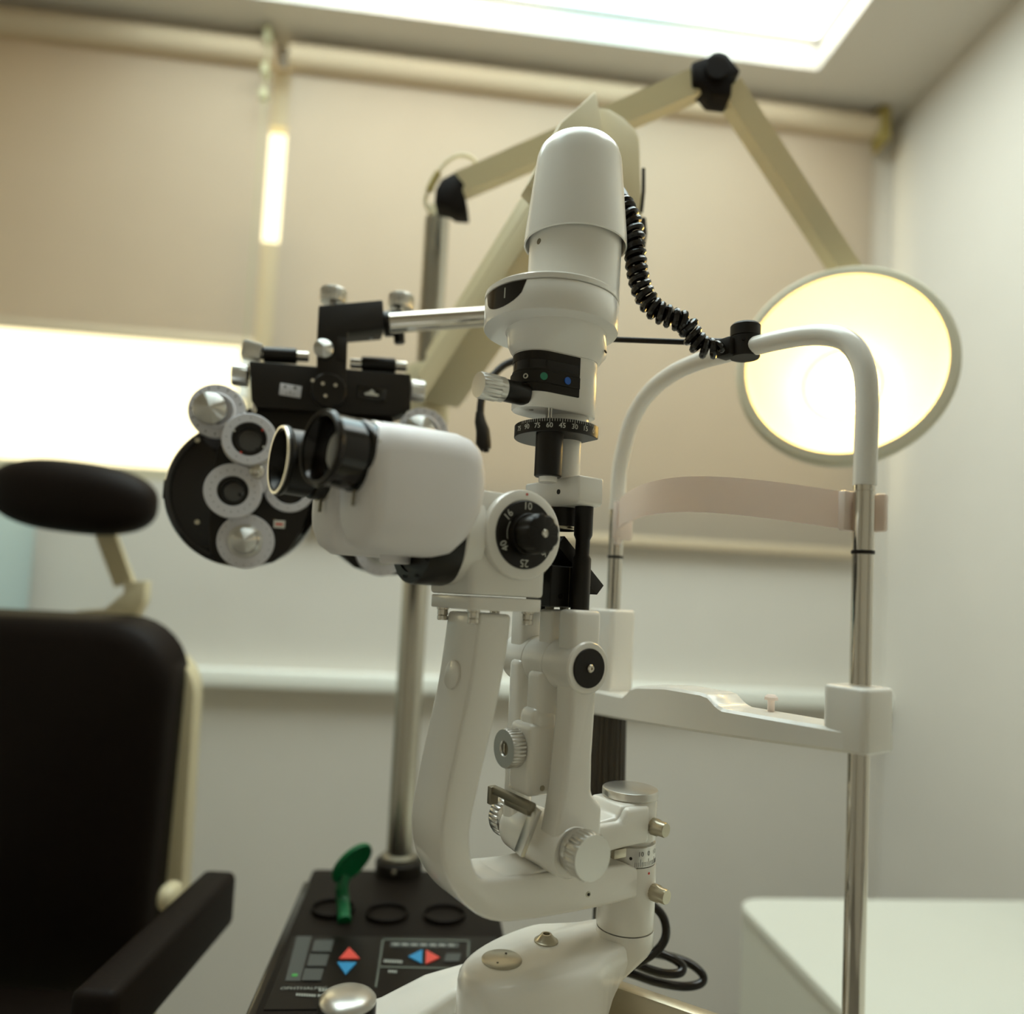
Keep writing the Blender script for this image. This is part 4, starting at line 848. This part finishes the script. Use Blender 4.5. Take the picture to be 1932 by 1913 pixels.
# ================================================================== EXAMINATION CHAIR
chx, chy = -.775, 1.22
CH = thing('examination_chair', 'black leather examination chair with headrest and cream back shell', 'chair', (chx, chy, 0))
tilt = Matrix.Rotation(R(7), 3, 'X')
bc = Vector((chx, chy + .02, .80))
def cushion(w_, h_, t_, r_, c, rot, dome=.02, taper=0.0):
    rings = []
    for y, k in ((t_ * .5, .97), (t_ * .45, 1.0), (-t_ * .25, 1.0), (-t_ * .42, .975), (-t_ * .5, .90), (-t_ * .5 - dome * .6, .6), (-t_ * .5 - dome, .2)):
        rings.append([c + rot @ Vector((a * k * (1 - taper * (.5 - b / h_)), y, b * k)) for a, b in rrect(w_, h_, r_, 8)])
    return loft(rings)
top_z_ = at(150, 1160, 1.28).z
bh_ = .62; bc = Vector((chx, chy + .03, top_z_ - bh_ / 2 + .004))
bw_ = 2 * (at(362, 1270, 1.23).x - chx) * -1 if False else 2 * (at(360, 1262, 1.24).x - chx)
obj('backrest', cushion(bw_, bh_, .09, .105, bc, tilt, taper=.17), 'black_leather', CH, world=True, ang=60)
obj('back_shell', cushion(bw_ + .014, bh_ - .03, .05, .08, bc + tilt @ Vector((.002, .052, -.035)), tilt @ Matrix.Rotation(PI, 3, 'Z'), .012, taper=.08), 'cream_paint', CH, world=True, ang=60)
hc_ = at(141, 938, 1.24)
obj('headrest', pillow(hc_, (.272, .11, .120), .78, 44, 28, rot=Matrix.Rotation(R(4), 3, 'Y') @ Matrix.Rotation(R(6), 3, 'X')), 'black_leather', CH, world=True, ang=60)
s0, s1 = at(192, 985, 1.28), at(236, 1102, 1.30)
obj('headrest_strut', tube([s0, s1], 0, sq=(.006, .0165), up=(1, 0, .3)), 'cream_paint', CH, world=True, ang=20)
hx = at(236, 1120, 1.30)
poly = [((v - hx).x, (v - hx).z) for v in [at(x, y, 1.30) for x, y in ((238, 1098), (280, 1096), (278, 1135), (262, 1165), (150, 1175), (148, 1152), (205, 1148), (240, 1118))]]
obj('strut_bracket', xf(prism(poly, -.012, .012, 'y', .002), Matrix.Translation(hx)), 'cream_paint', CH, world=True)
al, ar_ = at_z(386, 1638, .73), at_z(449, 1642, .73)
obj('armrest', prism(rrect(ar_.x - al.x, .335, .012, 5, (al.x + ar_.x) / 2, al.y - .1675), .655, .73, 'z', .010, 3), 'black_leather', CH, world=True)
obj('armrest_post', join(box2((al.x + .004, al.y - .24, .42), (al.x + .030, al.y - .19, .656), .004), box2((chx + .20, al.y - .235, .40), (al.x + .030, al.y - .195, .43), .003)), 'cream_paint', CH, world=True)
obj('armrest_pivot', pillow(at(321, 1690, 1.16), (.030, .05, .040), .8), 'cream_paint', CH, world=True)
obj('seat', cushion(.48, .46, .10, .07, Vector((chx, chy - .27, .47)), Matrix.Rotation(R(-90), 3, 'X')), 'black_leather', CH, world=True, ang=60)
obj('seat_frame', box2((chx - .19, chy - .46, .38), (chx + .19, chy + .06, .425), .01), 'cream_paint', CH, world=True)
obj('back_support', box2((chx - .12, chy + .07, .38), (chx + .12, chy + .11, .75), .01), 'cream_paint', CH, world=True)
obj('pedestal', lathe([(0, 0), (.28, 0), (.28, .02), (.10, .05), (.08, .38), (0, .38)], Matrix.Translation((chx, chy - .22, 0)), 40), 'cream_paint', CH, world=True)
